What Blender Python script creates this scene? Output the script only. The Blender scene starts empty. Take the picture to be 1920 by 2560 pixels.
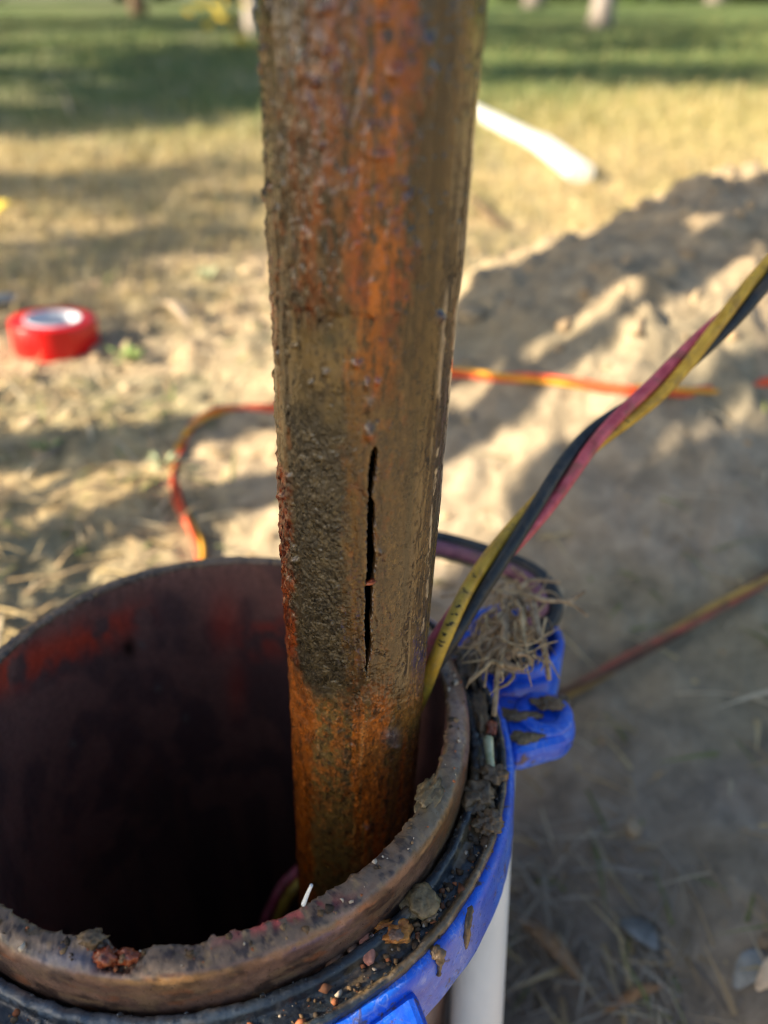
import bpy, math, random
import numpy as np
from mathutils import Vector, Matrix, noise as mnoise
R = math.radians
random.seed(7); rng = np.random.default_rng(7)
scn = bpy.context.scene
col = scn.collection

# ------------------------------------------------------------------ camera
F = 1923.0
PITCH = R(34.0)
CAM = np.array([0.0572, -0.1715, 0.1893])
cam_d = bpy.data.cameras.new('camera'); cam = bpy.data.objects.new('camera', cam_d)
col.objects.link(cam); scn.camera = cam
cam.location = CAM; cam.rotation_euler = (R(90) - PITCH, 0, 0)
cam_d.sensor_fit = 'VERTICAL'; cam_d.sensor_height = 34.6; cam_d.sensor_width = 25.95
cam_d.lens = 26.0; cam_d.clip_start = 0.005; cam_d.clip_end = 400
cam_d.dof.use_dof = True; cam_d.dof.focus_distance = 0.206; cam_d.dof.aperture_fstop = 6.0

# ------------------------------------------------------------------ world, sun, exposure
SAZ = np.array([-0.96, -0.28]); SAZ /= np.linalg.norm(SAZ)
SEL = R(27)
SUN = np.array([SAZ[0]*math.cos(SEL), SAZ[1]*math.cos(SEL), math.sin(SEL)])
w = bpy.data.worlds.new('World'); scn.world = w; w.use_nodes = True
nt = w.node_tree; nt.nodes.clear()
sky = nt.nodes.new('ShaderNodeTexSky'); sky.sky_type = 'NISHITA'; sky.sun_disc = False
sky.sun_elevation = SEL; sky.sun_rotation = math.atan2(SAZ[0], SAZ[1])
sky.air_density = 1.0; sky.dust_density = 1.6; sky.ozone_density = 1.0
bg = nt.nodes.new('ShaderNodeBackground'); bg.inputs['Strength'].default_value = 0.078
wo = nt.nodes.new('ShaderNodeOutputWorld')
nt.links.new(sky.outputs[0], bg.inputs[0]); nt.links.new(bg.outputs[0], wo.inputs[0])
sl = bpy.data.lights.new('sun', 'SUN'); sl.energy = 5.0; sl.angle = R(0.5); sl.color = (1.0, 0.83, 0.60)
so = bpy.data.objects.new('sun', sl); col.objects.link(so)
so.rotation_euler = Vector(SUN).to_track_quat('Z', 'Y').to_euler(); so.location = (-3, -1, 3)
scn.view_settings.view_transform = 'Standard'; scn.view_settings.look = 'None'
scn.view_settings.exposure = 1.62; scn.view_settings.gamma = 1.0
scn.view_settings.use_curve_mapping = False
scn.cycles.filter_width = 1.0

# ------------------------------------------------------------------ maths
CP, SP = math.cos(PITCH), math.sin(PITCH)
def ray(px, py):
    x = (px - 960) / F; y = (1280 - py) / F
    return np.array([x, CP + y*SP, y*CP - SP])
def at(px, py, zc): return CAM + ray(px, py) * zc
def depth(P):
    d = np.asarray(P) - CAM
    return d[..., 1]*CP - d[..., 2]*SP
def project(P):
    d = np.asarray(P) - CAM
    z = d[..., 1]*CP - d[..., 2]*SP; y = d[..., 1]*SP + d[..., 2]*CP
    return 960 + F*d[..., 0]/z, 1280 - F*y/z
def psize(px, P): return px / F * float(depth(P))
def sst(a, b, x):
    t = np.clip((x - a) / (b - a), 0, 1); return t*t*(3 - 2*t)
def hsh(i, j, seed):
    h = (i.astype(np.int64)*374761393 + j.astype(np.int64)*668265263 + seed*1442695041) & 0xffffffff
    h = ((h ^ (h >> 13)) * 1274126177) & 0xffffffff
    h = h ^ (h >> 16)
    return (h & 0xffff) / 32767.5 - 1.0
def vn(x, y, seed=0):
    x = np.asarray(x, float); y = np.asarray(y, float)
    i = np.floor(x); j = np.floor(y); fx = x - i; fy = y - j
    fx = fx*fx*fx*(fx*(fx*6-15)+10); fy = fy*fy*fy*(fy*(fy*6-15)+10)
    i = i.astype(np.int64); j = j.astype(np.int64)
    a = hsh(i, j, seed); b = hsh(i+1, j, seed); c = hsh(i, j+1, seed); d = hsh(i+1, j+1, seed)
    return (a*(1-fx)+b*fx)*(1-fy) + (c*(1-fx)+d*fx)*fy
def fbm(x, y, o=4, seed=0, g=0.5):
    r = 0; a = 1; n = 0
    ang = 0.6; ca, sa = math.cos(ang), math.sin(ang)
    for k in range(o):
        r = r + a*vn(x, y, seed + 17*k); n += a; a *= g
        x, y = (x*ca - y*sa)*2.03 + 5.1, (x*sa + y*ca)*2.03 + 1.7
    return r / n
def fbs(x, y, o=4, seed=0, g=0.5):     # without rotation: keeps stretch
    r = 0; a = 1; n = 0
    for k in range(o):
        r = r + a*vn(x, y, seed + 17*k); n += a; a *= g
        x, y = x*2.03 + 5.1, y*2.03 + 1.7
    return r / n
def lin(r, g, b):
    c = np.array([r, g, b], float) / 255
    return np.where(c <= 0.04045, c/12.92, ((c + 0.055)/1.055)**2.4)
def mixc(c, c2, m):
    m = np.clip(m, 0, 1)[..., None]; return c*(1 - m) + np.asarray(c2)*m

# ------------------------------------------------------------------ ground shape
def gh_base(x, y):
    r2 = x*x + y*y
    h = -0.082 - 0.25*np.exp(-r2/(0.185**2))
    dx = x - 0.36; dy = y - 0.50
    al = dx*0.8 + dy*0.6; pe = -dx*0.6 + dy*0.8
    m = np.exp(-(np.abs(al)/0.36)**2.6 - (np.abs(pe)/0.17)**2.4)
    h = h + 0.135*m
    h = h - 0.03*np.exp(-((x-0.22)**2 + (y-0.06)**2)/(0.13**2))
    return h, m
def gh(x, y):
    x = np.asarray(x, float); y = np.asarray(y, float)
    h, m = gh_base(x, y)
    near = np.exp(-(x*x + (y-0.3)**2)/(1.1**2))
    h = h + fbm(x*9, y*9, 4, 3)*0.011*(0.35 + near) + fbm(x*45, y*45, 4, 9, 0.6)*0.0055*(0.2 + near) \
          + np.maximum(0, fbm(x*22, y*22, 4, 21, 0.6))*0.026*m
    h = h + fbm(x*0.5, y*0.5, 2, 31)*0.04*sst(1.5, 6, np.hypot(x, y))
    return h
def on_ground(px, py, dz=0.0):
    d = ray(px, py); t = np.concatenate([np.linspace(0.15, 2.5, 2500), np.linspace(2.5, 40, 4000)])
    P = CAM + d*t[:, None]
    k = np.argmax(P[:, 2] - dz < gh(P[:, 0], P[:, 1]))
    if k == 0: k = len(t) - 1
    return P[k]
TILT = R(-2.0)
RIMM = Matrix.Rotation(TILT, 4, 'X'); RM3 = np.array(RIMM.to_3x3())
def on_rim(px, py, zl):               # point on the plane of the casing rim, zl above it
    n = RM3[:, 2]; d = ray(px, py); t = (zl - CAM @ n) / (d @ n)
    return CAM + d*t

# ------------------------------------------------------------------ object helpers
def tag(o, label=None, cat=None, group=None, kind=None):
    if label: o['label'] = label
    if cat: o['category'] = cat
    if group: o['group'] = group
    if kind: o['kind'] = kind
    return o
def thing(name, label, cat, loc=(0, 0, 0), rot=(0, 0, 0), group=None):
    o = bpy.data.objects.new(name, None); col.objects.link(o); o.empty_display_size = 0.01
    o.location = loc; o.rotation_euler = rot
    return tag(o, label, cat, group)
def link(name, me, mat, parent=None):
    o = bpy.data.objects.new(name, me); col.objects.link(o)
    if mat: me.materials.append(mat)
    if parent: o.parent = parent
    return o
def mesh_np(name, V, Q, mat, parent=None, T=None, cols=None, fl=None, smooth=True):
    V = np.ascontiguousarray(V, dtype=np.float32); me = bpy.data.meshes.new(name)
    Q = np.zeros((0, 4), np.int32) if Q is None else np.asarray(Q, np.int32)
    T = np.zeros((0, 3), np.int32) if T is None else np.asarray(T, np.int32)
    me.vertices.add(len(V)); me.vertices.foreach_set('co', V.ravel())
    L = np.concatenate([Q.ravel(), T.ravel()]).astype(np.int32)
    me.loops.add(len(L)); me.loops.foreach_set('vertex_index', L)
    st = np.concatenate([np.arange(len(Q))*4, len(Q)*4 + np.arange(len(T))*3]).astype(np.int32)
    me.polygons.add(len(st)); me.polygons.foreach_set('loop_start', st)
    me.update(calc_edges=True)
    if smooth: me.polygons.foreach_set('use_smooth', np.ones(len(st), bool))
    if cols is not None:
        a = me.color_attributes.new('Col', 'FLOAT_COLOR', 'POINT')
        c4 = np.ones((len(V), 4), np.float32); c4[:, :3] = cols; a.data.foreach_set('color', c4.ravel())
    for k, v in (fl or {}).items():
        a = me.attributes.new(k, 'FLOAT', 'POINT'); a.data.foreach_set('value', np.asarray(v, np.float32))
    me.validate()
    return link(name, me, mat, parent)
class MB:
    def __init__(s): s.v = []; s.f = []
    def add(s, vs, fs):
        n = len(s.v); s.v += [tuple(p) for p in vs]; s.f += [tuple(i + n for i in f) for f in fs]
    def tube(s, pts, rad, n=8, cap=True):
        pts = [Vector(p) for p in pts]; m = len(pts)
        rad = rad if hasattr(rad, '__len__') else [rad]*m
        t0 = (pts[1] - pts[0]).normalized()
        nv = t0.orthogonal().normalized(); vs = []
        for i, p in enumerate(pts):
            t = (pts[min(i+1, m-1)] - pts[max(i-1, 0)]).normalized()
            nv = (nv - t*nv.dot(t)).normalized(); b = t.cross(nv)
            for k in range(n):
                a = 2*math.pi*k/n; vs.append(p + (nv*math.cos(a) + b*math.sin(a))*rad[i])
        fs = [(i*n + k, i*n + (k+1) % n, (i+1)*n + (k+1) % n, (i+1)*n + k) for i in range(m-1) for k in range(n)]
        if cap: fs += [tuple(range(n))[::-1], tuple((m-1)*n + k for k in range(n))]
        s.add(vs, fs)
    def build(s, name, mat, parent=None, smooth=True):
        me = bpy.data.meshes.new(name); me.from_pydata(s.v, [], s.f); me.update()
        if smooth: me.polygons.foreach_set('use_smooth', [True]*len(me.polygons))
        return link(name, me, mat, parent)
def catmull(pts, n=12):
    P = [np.array(p, float) for p in pts]; P = [2*P[0] - P[1]] + P + [2*P[-1] - P[-2]]; out = []
    for i in range(1, len(P) - 2):
        for k in range(n):
            t = k/n; a, b, c, d = P[i-1], P[i], P[i+1], P[i+2]
            out.append(0.5*((2*b) + (-a + c)*t + (2*a - 5*b + 4*c - d)*t*t + (-a + 3*b - 3*c + d)*t**3))
    out.append(P[-2]); return out
def lathe_grid(prof, nth, disp=None, th0=0.0, th1=2*math.pi, closed=True):
    prof = np.asarray(prof, float); m = len(prof)
    th = np.linspace(th0, th1, nth, endpoint=not closed)
    TH, RR = np.meshgrid(th, prof[:, 0]); _, ZZ = np.meshgrid(th, prof[:, 1])
    if disp: RR, ZZ = disp(TH, RR, ZZ)
    V = np.stack([RR*np.cos(TH), RR*np.sin(TH), ZZ], -1).reshape(-1, 3)
    i = np.arange(m-1)[:, None]; k = np.arange(nth if closed else nth-1)[None]
    k2 = (k+1) % nth
    Q = np.stack([i*nth + k, i*nth + k2, (i+1)*nth + k2, (i+1)*nth + k], -1).reshape(-1, 4)
    return V, Q, TH.ravel(), np.tile(np.arange(m)[:, None], (1, nth)).ravel()

# ------------------------------------------------------------------ materials
class NT:
    def __init__(s, name):
        s.m = bpy.data.materials.new(name); s.m.use_nodes = True; s.t = s.m.node_tree
        s.b = s.t.nodes['Principled BSDF']
    def n(s, ty, **kw):
        x = s.t.nodes.new(ty)
        for k, v in kw.items(): setattr(x, k, v)
        return x
    def l(s, a, b): s.t.links.new(a, b)
    def attr(s, name): return s.n('ShaderNodeAttribute', attribute_name=name)
    def obj(s): return s.n('ShaderNodeTexCoord').outputs['Object']
    def noise(s, scale, detail=4, rough=0.55, dist=0.0, vec=None, stretch=None):
        x = s.n('ShaderNodeTexNoise'); x.inputs['Scale'].default_value = scale
        x.inputs['Detail'].default_value = detail; x.inputs['Roughness'].default_value = rough
        x.inputs['Distortion'].default_value = dist
        v = vec or s.obj()
        if stretch:
            mp = s.n('ShaderNodeMapping'); mp.inputs['Scale'].default_value = stretch; s.l(v, mp.inputs[0]); v = mp.outputs[0]
        s.l(v, x.inputs['Vector']); return x.outputs['Fac']
    def ramp(s, fac, stops):
        x = s.n('ShaderNodeValToRGB'); e = x.color_ramp.elements
        while len(e) < len(stops): e.new(0.5)
        for k, (p, c) in enumerate(stops):
            e[k].position = p; e[k].color = (*c, 1) if hasattr(c, '__len__') else (c, c, c, 1)
        s.l(fac, x.inputs[0]); return x.outputs[0]
    def math(s, op, a, b=None):
        x = s.n('ShaderNodeMath', operation=op)
        for k, v in enumerate((a, b)):
            if v is None: continue
            if hasattr(v, 'node'): s.l(v, x.inputs[k])
            else: x.inputs[k].default_value = v
        return x.outputs[0]
    def mix(s, fac, a, b, mode='MIX'):
        x = s.n('ShaderNodeMix', data_type='RGBA', blend_type=mode)
        for k, v in ((0, fac), (6, a), (7, b)):
            if hasattr(v, 'node'): s.l(v, x.inputs[k])
            elif k == 0: x.inputs[0].default_value = v
            else: x.inputs[k].default_value = (*v, 1)
        return x.outputs[2]
    def bump(s, h, strength=0.5, dist=0.001, prev=None):
        x = s.n('ShaderNodeBump'); x.inputs['Strength'].default_value = strength; x.inputs['Distance'].default_value = dist
        s.l(h, x.inputs['Height'])
        if prev: s.l(prev, x.inputs['Normal'])
        return x.outputs[0]
    def set(s, **kw):
        for k, v in kw.items():
            k = k.replace('_', ' ')
            if hasattr(v, 'node'): s.l(v, s.b.inputs[k])
            elif hasattr(v, '__len__'): s.b.inputs[k].default_value = (*v, 1) if len(v) == 3 else v
            else: s.b.inputs[k].default_value = v
        return s.m
def simple(name, c1, c2, rough=0.6, scale=300, bump=0.3, bd=0.0005, spec=0.5, coat=0.0, detail=5, stretch=None):
    t = NT(name); f = t.noise(scale, detail, 0.6, 0.3, stretch=stretch)
    c = t.ramp(f, [(0.35, c1), (0.68, c2)])
    return t.set(Base_Color=c, Roughness=rough, Normal=t.bump(f, bump, bd), Specular_IOR_Level=spec, Coat_Weight=coat)

# drop pipe: wet rust
t = NT('wet_rust')
ca = t.attr('Col').outputs['Color']; sm = t.attr('slime').outputs['Fac']; wt = t.attr('wet').outputs['Fac']
n1 = t.noise(620, 5, 0.62, 0.4, stretch=(1, 1, 0.55)); n2 = t.noise(1500, 4, 0.6, 1.2)
n3 = t.noise(400, 3, 0.5, 2.6, stretch=(1, 1, 0.6))
rg = t.math('ABSOLUTE', t.math('SUBTRACT', n3, 0.5)); rg = t.ramp(rg, [(0.0, 1.0), (0.055, 0.0)])
rg2 = t.math('ABSOLUTE', t.math('SUBTRACT', t.noise(800, 2, 0.5, 2.2), 0.5)); rg2 = t.ramp(rg2, [(0.0, 1.0), (0.06, 0.0)])
rgm = t.math('MULTIPLY', t.math('MAXIMUM', rg, t.math('MULTIPLY', rg2, 0.6)), sm)
v = t.ramp(n1, [(0.3, 0.72), (0.7, 1.3)])
c = t.mix(1.0, ca, v, 'MULTIPLY')
dk = t.ramp(t.noise(900, 3, 0.6, 0.6), [(0.30, 1.0), (0.40, 0.0)])
c = t.mix(t.math('MULTIPLY', dk, 0.55), c, tuple(lin(40, 34, 28)))
c = t.mix(t.math('MULTIPLY', rgm, 0.35), c, tuple(lin(120, 104, 74)))
h = t.math('ADD', t.math('MULTIPLY', n1, 0.6), t.math('ADD', t.math('MULTIPLY', n2, 0.25), t.math('MULTIPLY', rgm, 1.2)))
ro = t.math('ADD', t.math('MULTIPLY', t.ramp(t.noise(260, 4, 0.6), [(0.35, 0.0), (0.65, 1.0)]), 0.26), 0.2)
ro = t.math('SUBTRACT', ro, t.math('MULTIPLY', wt, 0.2))
nm = t.bump(h, 0.34, 0.0004)
MPIPE = t.set(Base_Color=c, Roughness=ro, Normal=nm, Coat_Weight=0.65, Coat_Roughness=0.05, Coat_IOR=1.5, Specular_IOR_Level=0.4)

t = NT('casing_steel')
ca = t.attr('Col').outputs['Color']; bm = t.attr('bare').outputs['Fac']
n1 = t.noise(480, 6, 0.65, 0.5); n2 = t.noise(1300, 4, 0.6, 0.3)
v = t.ramp(n1, [(0.3, 0.55), (0.7, 1.5)]); c = t.mix(0.55, ca, t.mix(1.0, ca, v, 'MULTIPLY'))
h = t.math('ADD', n1, t.math('MULTIPLY', n2, 0.5))
MCASE = t.set(Base_Color=c, Roughness=t.ramp(n2, [(0.3, 0.24), (0.7, 0.5)]), Metallic=t.math('MULTIPLY', bm, 0.75),
              Normal=t.bump(h, 0.3, 0.0003), Coat_Weight=0.15, Coat_Roughness=0.2)

t = NT('black_rubber')
ca = t.attr('Col').outputs['Color']
n1 = t.noise(350, 6, 0.65, 0.4); n2 = t.noise(1400, 3, 0.6)
c = t.mix(1.0, ca, t.ramp(n1, [(0.3, 0.6), (0.7, 1.5)]), 'MULTIPLY')
MGASK = t.set(Base_Color=c, Roughness=t.ramp(t.noise(200, 4), [(0.35, 0.16), (0.65, 0.5)]),
              Normal=t.bump(t.math('ADD', n1, t.math('MULTIPLY', n2, 0.5)), 0.55, 0.0006), Coat_Weight=0.3, Coat_Roughness=0.1)

t = NT('blue_paint')
n1 = t.noise(60, 6, 0.6, 0.6); n2 = t.noise(700, 5, 0.65); n3 = t.noise(130, 5, 0.6, 2.0, stretch=(1, 1, 0.5))
c = t.ramp(n1, [(0.3, tuple(lin(6, 56, 184))), (0.62, tuple(lin(30, 108, 228)))])
sc = t.ramp(t.math('ABSOLUTE', t.math('SUBTRACT', n3, 0.5)), [(0.0, 0.8), (0.03, 0.0)])
c = t.mix(t.math('MULTIPLY', sc, t.ramp(n1, [(0.45, 0.0), (0.6, 1.0)])), c, tuple(lin(150, 165, 225)))
mu = t.ramp(t.noise(170, 6, 0.7, 0.8), [(0.58, 0.0), (0.64, 0.9)])
c = t.mix(mu, c, tuple(lin(92, 72, 52)))
fl_ = t.ramp(t.noise(45, 5, 0.6, 0.5), [(0.5, 0.0), (0.75, 0.35)]); c = t.mix(fl_, c, tuple(lin(104, 112, 150)))
MBLUE = t.set(Base_Color=c, Roughness=t.ramp(n2, [(0.3, 0.22), (0.7, 0.45)]), Normal=t.bump(t.math('ADD', n2, t.math('MULTIPLY', mu, 1.5)), 0.35, 0.0005))

t = NT('soil')
ca = t.attr('Col').outputs['Color']
n1 = t.noise(55, 8, 0.68, 0.3); n2 = t.noise(320, 5, 0.65)
c = t.mix(1.0, ca, t.ramp(n1, [(0.3, 0.6), (0.7, 1.35)]), 'MULTIPLY')
MSOIL = t.set(Base_Color=c, Roughness=0.95, Normal=t.bump(t.math('ADD', n1, t.math('MULTIPLY', n2, 0.3)), 0.8, 0.006), Specular_IOR_Level=0.15)

def attr_mat(name, rough, spec=0.3, trans=0.0):
    t = NT(name); ca = t.attr('Col').outputs['Color']
    return t.set(Base_Color=ca, Roughness=rough, Specular_IOR_Level=spec)
MBLADE = attr_mat('grass_blade', 0.6)
MCRUMB = attr_mat('crumb', 0.75)
MMUD = simple('mud', tuple(lin(58, 46, 32)), tuple(lin(128, 104, 74)), 0.5, 420, 0.8, 0.0012, coat=0.25)
MMUD2 = simple('mud_olive', tuple(lin(78, 66, 42)), tuple(lin(140, 120, 84)), 0.55, 380, 0.8, 0.001, coat=0.15)
MORANGE = simple('orange_crust', tuple(lin(120, 62, 22)), tuple(lin(206, 136, 60)), 0.6, 420, 0.7, 0.001)
MPINK = simple('pink_flake', tuple(lin(140, 88, 74)), tuple(lin(190, 132, 112)), 0.6, 500, 0.5, 0.0006)
MFLAKE = simple('brown_flake', tuple(lin(92, 70, 58)), tuple(lin(134, 106, 88)), 0.4, 350, 0.4, 0.0006)
MRUSTRED = simple('rust_red', tuple(lin(96, 40, 22)), tuple(lin(168, 82, 44)), 0.35, 500, 0.7, 0.0006, coat=0.4)
MROOT = simple('dry_root', tuple(lin(120, 98, 72)), tuple(lin(186, 164, 130)), 0.8, 300, 0.5, 0.0006)
def wire(name, c1, c2, mud=(112, 92, 66), amt=0.6):
    t = NT(name); n1 = t.noise(180, 5, 0.6, 0.4); c = t.ramp(n1, [(0.35, tuple(lin(*c1))), (0.68, tuple(lin(*c2)))])
    m = t.math('MULTIPLY', t.ramp(t.noise(140, 6, 0.7, 0.6), [(0.5, 0.0), (0.66, 1.0)]), amt); c = t.mix(m, c, tuple(lin(*mud)))
    return t.set(Base_Color=c, Roughness=t.ramp(n1, [(0.3, 0.35), (0.7, 0.6)]), Normal=t.bump(t.math('ADD', n1, m), 0.25, 0.0004))
MYEL = wire('yellow_wire', (178, 140, 36), (214, 178, 68)); MRED = wire('red_wire', (168, 66, 80), (206, 104, 116)); MBLK = wire('black_wire', (22, 28, 32), (44, 54, 60), (92, 84, 70), 0.4)
MMAUVE = wire('mauve_wire', (104, 66, 84), (146, 98, 116)); MPALE = wire('pale_yellow_wire', (128, 126, 92), (166, 160, 122))
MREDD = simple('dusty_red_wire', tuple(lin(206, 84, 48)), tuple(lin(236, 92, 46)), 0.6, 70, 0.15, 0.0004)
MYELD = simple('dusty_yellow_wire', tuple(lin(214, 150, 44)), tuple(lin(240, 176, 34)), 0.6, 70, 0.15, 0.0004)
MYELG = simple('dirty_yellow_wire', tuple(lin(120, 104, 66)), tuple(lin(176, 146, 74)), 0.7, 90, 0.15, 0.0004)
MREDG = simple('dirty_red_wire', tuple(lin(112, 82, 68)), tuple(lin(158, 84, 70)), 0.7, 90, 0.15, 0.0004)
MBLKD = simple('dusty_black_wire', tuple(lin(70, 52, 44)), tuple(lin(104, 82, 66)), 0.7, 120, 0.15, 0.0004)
MPVC = simple('white_pvc', tuple(lin(206, 212, 214)), tuple(lin(222, 226, 226)), 0.4, 30, 0.1, 0.0004)
MGUT = simple('white_gutter', tuple(lin(222, 226, 224)), tuple(lin(236, 238, 236)), 0.4, 20, 0.05, 0.0004)
MTAPE = simple('red_tape', tuple(lin(196, 14, 16)), tuple(lin(214, 24, 24)), 0.3, 60, 0.05, 0.0003)
MCORE = simple('grey_core', tuple(lin(176, 184, 198)), tuple(lin(196, 202, 214)), 0.5, 60, 0.1, 0.0003)
MTOOL = simple('grey_tool', tuple(lin(104, 116, 126)), tuple(lin(132, 144, 152)), 0.35, 90, 0.1, 0.0003)
MBARKW = simple('pale_bark', tuple(lin(120, 112, 106)), tuple(lin(172, 164, 158)), 0.85, 14, 0.6, 0.01, stretch=(1, 1, 0.3))
MBARKG = simple('grey_bark', tuple(lin(96, 88, 84)), tuple(lin(146, 136, 132)), 0.85, 14, 0.6, 0.01, stretch=(1, 1, 0.3))
MBARK = simple('brown_bark', tuple(lin(70, 56, 44)), tuple(lin(118, 98, 78)), 0.9, 22, 0.9, 0.015, stretch=(1, 1, 0.25))
MLEAF = attr_mat('leaf', 0.5)
MLEAFY = simple('yellow_leaf', tuple(lin(190, 160, 40)), tuple(lin(220, 200, 80)), 0.5, 40, 0.1)
MLEAFB = simple('brown_leaf', tuple(lin(140, 104, 70)), tuple(lin(196, 156, 112)), 0.7, 120, 0.3)
MLEAFP = simple('pale_leaf', tuple(lin(178, 158, 132)), tuple(lin(228, 206, 172)), 0.7, 120, 0.3)
MLEAFG = simple('grey_leaf', tuple(lin(120, 124, 120)), tuple(lin(168, 172, 168)), 0.6, 120, 0.3)
MWEED = simple('weed_green', tuple(lin(96, 128, 58)), tuple(lin(150, 172, 100)), 0.6, 60, 0.1)
MWEEDP = simple('weed_pale', tuple(lin(140, 152, 116)), tuple(lin(186, 196, 162)), 0.6, 60, 0.1)
t = NT('water'); MWATER = t.set(Base_Color=(1, 1, 1), Roughness=0.03, Transmission_Weight=1.0, IOR=1.33)
MPRINT = simple('black_print', tuple(lin(24, 22, 14)), tuple(lin(50, 44, 24)), 0.6, 900, 0.0)

# ================================================================== GROUND
def axis(dense0, dense1, step, lo, hi, g=1.09):
    a = list(np.arange(dense0, dense1, step)); s = step; x = a[-1]
    while x < hi: s *= g; x += s; a.append(x)
    s = step; x = a[0]; b = []
    while x > lo: s *= g; x -= s; b.append(x)
    return np.array(b[::-1] + a)
gx = axis(-0.5, 0.8, 0.0035, -90, 90); gy = axis(-0.12, 1.05, 0.0035, -60, 150)
GX, GY = np.meshgrid(gx, gy); GZ = gh(GX, GY)
nx, ny = len(gx), len(gy)
_, MM = gh_base(GX, GY)
rr = np.hypot(GX, GY)
cdirt = np.array([0.42, 0.33, 0.215]); cgrey = np.array([0.29, 0.265, 0.235]); cstraw = np.array([0.52, 0.40, 0.205])
cgreen = np.array([0.095, 0.15, 0.05]); cyg = np.array([0.27, 0.25, 0.085])
C = np.tile(cdirt, (ny, nx, 1))
C = mixc(C, cstraw, sst(-0.1, 0.35, fbm(GX*6, GY*6, 4, 41))*0.8*(1-MM))
C = mixc(C, np.array([0.30, 0.255, 0.17]), sst(0.0, 0.4, fbm(GX*4, GY*11, 4, 47))*0.55)
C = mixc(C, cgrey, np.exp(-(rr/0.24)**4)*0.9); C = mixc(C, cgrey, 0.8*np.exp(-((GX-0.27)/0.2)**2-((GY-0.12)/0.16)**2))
st = sst(0.75, 1.1, GY + 0.25*fbm(GX*2.2, GY*2.2, 3, 5)); C = mixc(C, cstraw, st*0.85)
C = mixc(C, cyg, sst(1.2, 2.2, GY + 0.7*fbm(GX*1.3, GY*1.3, 3, 6) + 0.05*GX)*0.7)
C = mixc(C, cgreen, sst(1.7, 3.1, GY + 1.0*fbm(GX*0.8, GY*0.8, 3, 8) - 0.15*GX)*0.95)
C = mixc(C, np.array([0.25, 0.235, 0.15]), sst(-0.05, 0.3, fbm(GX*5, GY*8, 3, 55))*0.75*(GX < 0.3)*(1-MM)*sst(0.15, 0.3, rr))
C = mixc(C, np.array([0.42, 0.36, 0.12]), sst(1.1, 1.5, GY+0.3*fbm(GX*2, GY*2, 2, 56))*sst(3.2, 2.2, GY)*sst(-0.1, 0.5, GX)*0.4)
C = mixc(C, np.array([0.16, 0.19, 0.06]), sst(0.1, 0.5, fbm(GX*7, GY*7, 3, 12))*0.4*sst(0.35, 0.9, GY)*(1-MM))
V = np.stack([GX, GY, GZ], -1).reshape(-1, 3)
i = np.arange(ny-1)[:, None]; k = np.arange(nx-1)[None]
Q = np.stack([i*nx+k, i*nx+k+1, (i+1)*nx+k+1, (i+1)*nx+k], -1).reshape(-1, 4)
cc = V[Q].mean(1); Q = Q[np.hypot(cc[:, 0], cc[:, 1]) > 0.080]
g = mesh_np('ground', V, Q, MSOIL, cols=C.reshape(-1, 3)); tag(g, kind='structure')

def blades(name, P, hgt, wid, lean, colr, mat, parent=None, curl=0.3, flat=False):
    n = len(P); az = rng.uniform(0, 2*np.pi, n); d = np.stack([np.cos(az), np.sin(az), 0*az], 1)
    if flat: up = np.stack([0*az, 0*az, rng.uniform(0.05, 0.35, n)], 1)
    else: up = np.stack([0*az, 0*az, np.ones(n)], 1)
    sd = np.stack([-np.sin(az), np.cos(az), 0*az], 1)
    L = lean[:, None]; H = hgt[:, None]; W = wid[:, None]
    a = P - sd*W; b = P + sd*W
    m = P + (up*0.6 + d*L*0.45)*H; c1 = m - sd*W*0.7; c2 = m + sd*W*0.7
    e = P + (up*(1-curl*0.4) + d*L*1.2)*H
    V = np.stack([a, b, c2, c1, e], 1).reshape(-1, 3); o = np.arange(n)*5
    Q = np.stack([o, o+1, o+2, o+3], 1); T = np.stack([o+3, o+2, o+4], 1)
    return mesh_np(name, V, Q, mat, parent, T=T, cols=np.repeat(colr, 5, 0), smooth=False)
def pickc(n, cs, jit=0.2):
    cs = np.array(cs); c = cs[rng.integers(0, len(cs), n)]
    return c*(1 + rng.uniform(-jit, jit, (n, 1)))
# dry litter on the soil near the well
n = 30000
X = rng.uniform(-0.75, 1.0, n); Y = rng.uniform(-0.15, 1.6, n)
k = (np.hypot(X, Y) > 0.13) & (rng.uniform(0, 1, n) < 0.35 + 0.65*sst(-0.1, 0.3, fbm(X*6, Y*6, 4, 41)))
k &= ~((gh_base(X, Y)[1] > 0.3) & (rng.uniform(0, 1, n) < 0.85)); k &= (X < 0.12) | (Y < 0.12) | (rng.uniform(0, 1, n) < 0.45)
X, Y = X[k], Y[k]; n = len(X); P = np.stack([X, Y, gh(X, Y) + 0.001], 1)
o = blades('straw_litter', P, rng.uniform(0.012, 0.045, n), rng.uniform(0.0006, 0.0018, n), rng.uniform(0.6, 1.2, n),
           pickc(n, [[.5, .39, .2], [.42, .31, .17], [.33, .25, .15], [.55, .46, .3], [.2, .22, .08]]), MBLADE, flat=True); tag(o, kind='stuff')
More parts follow.
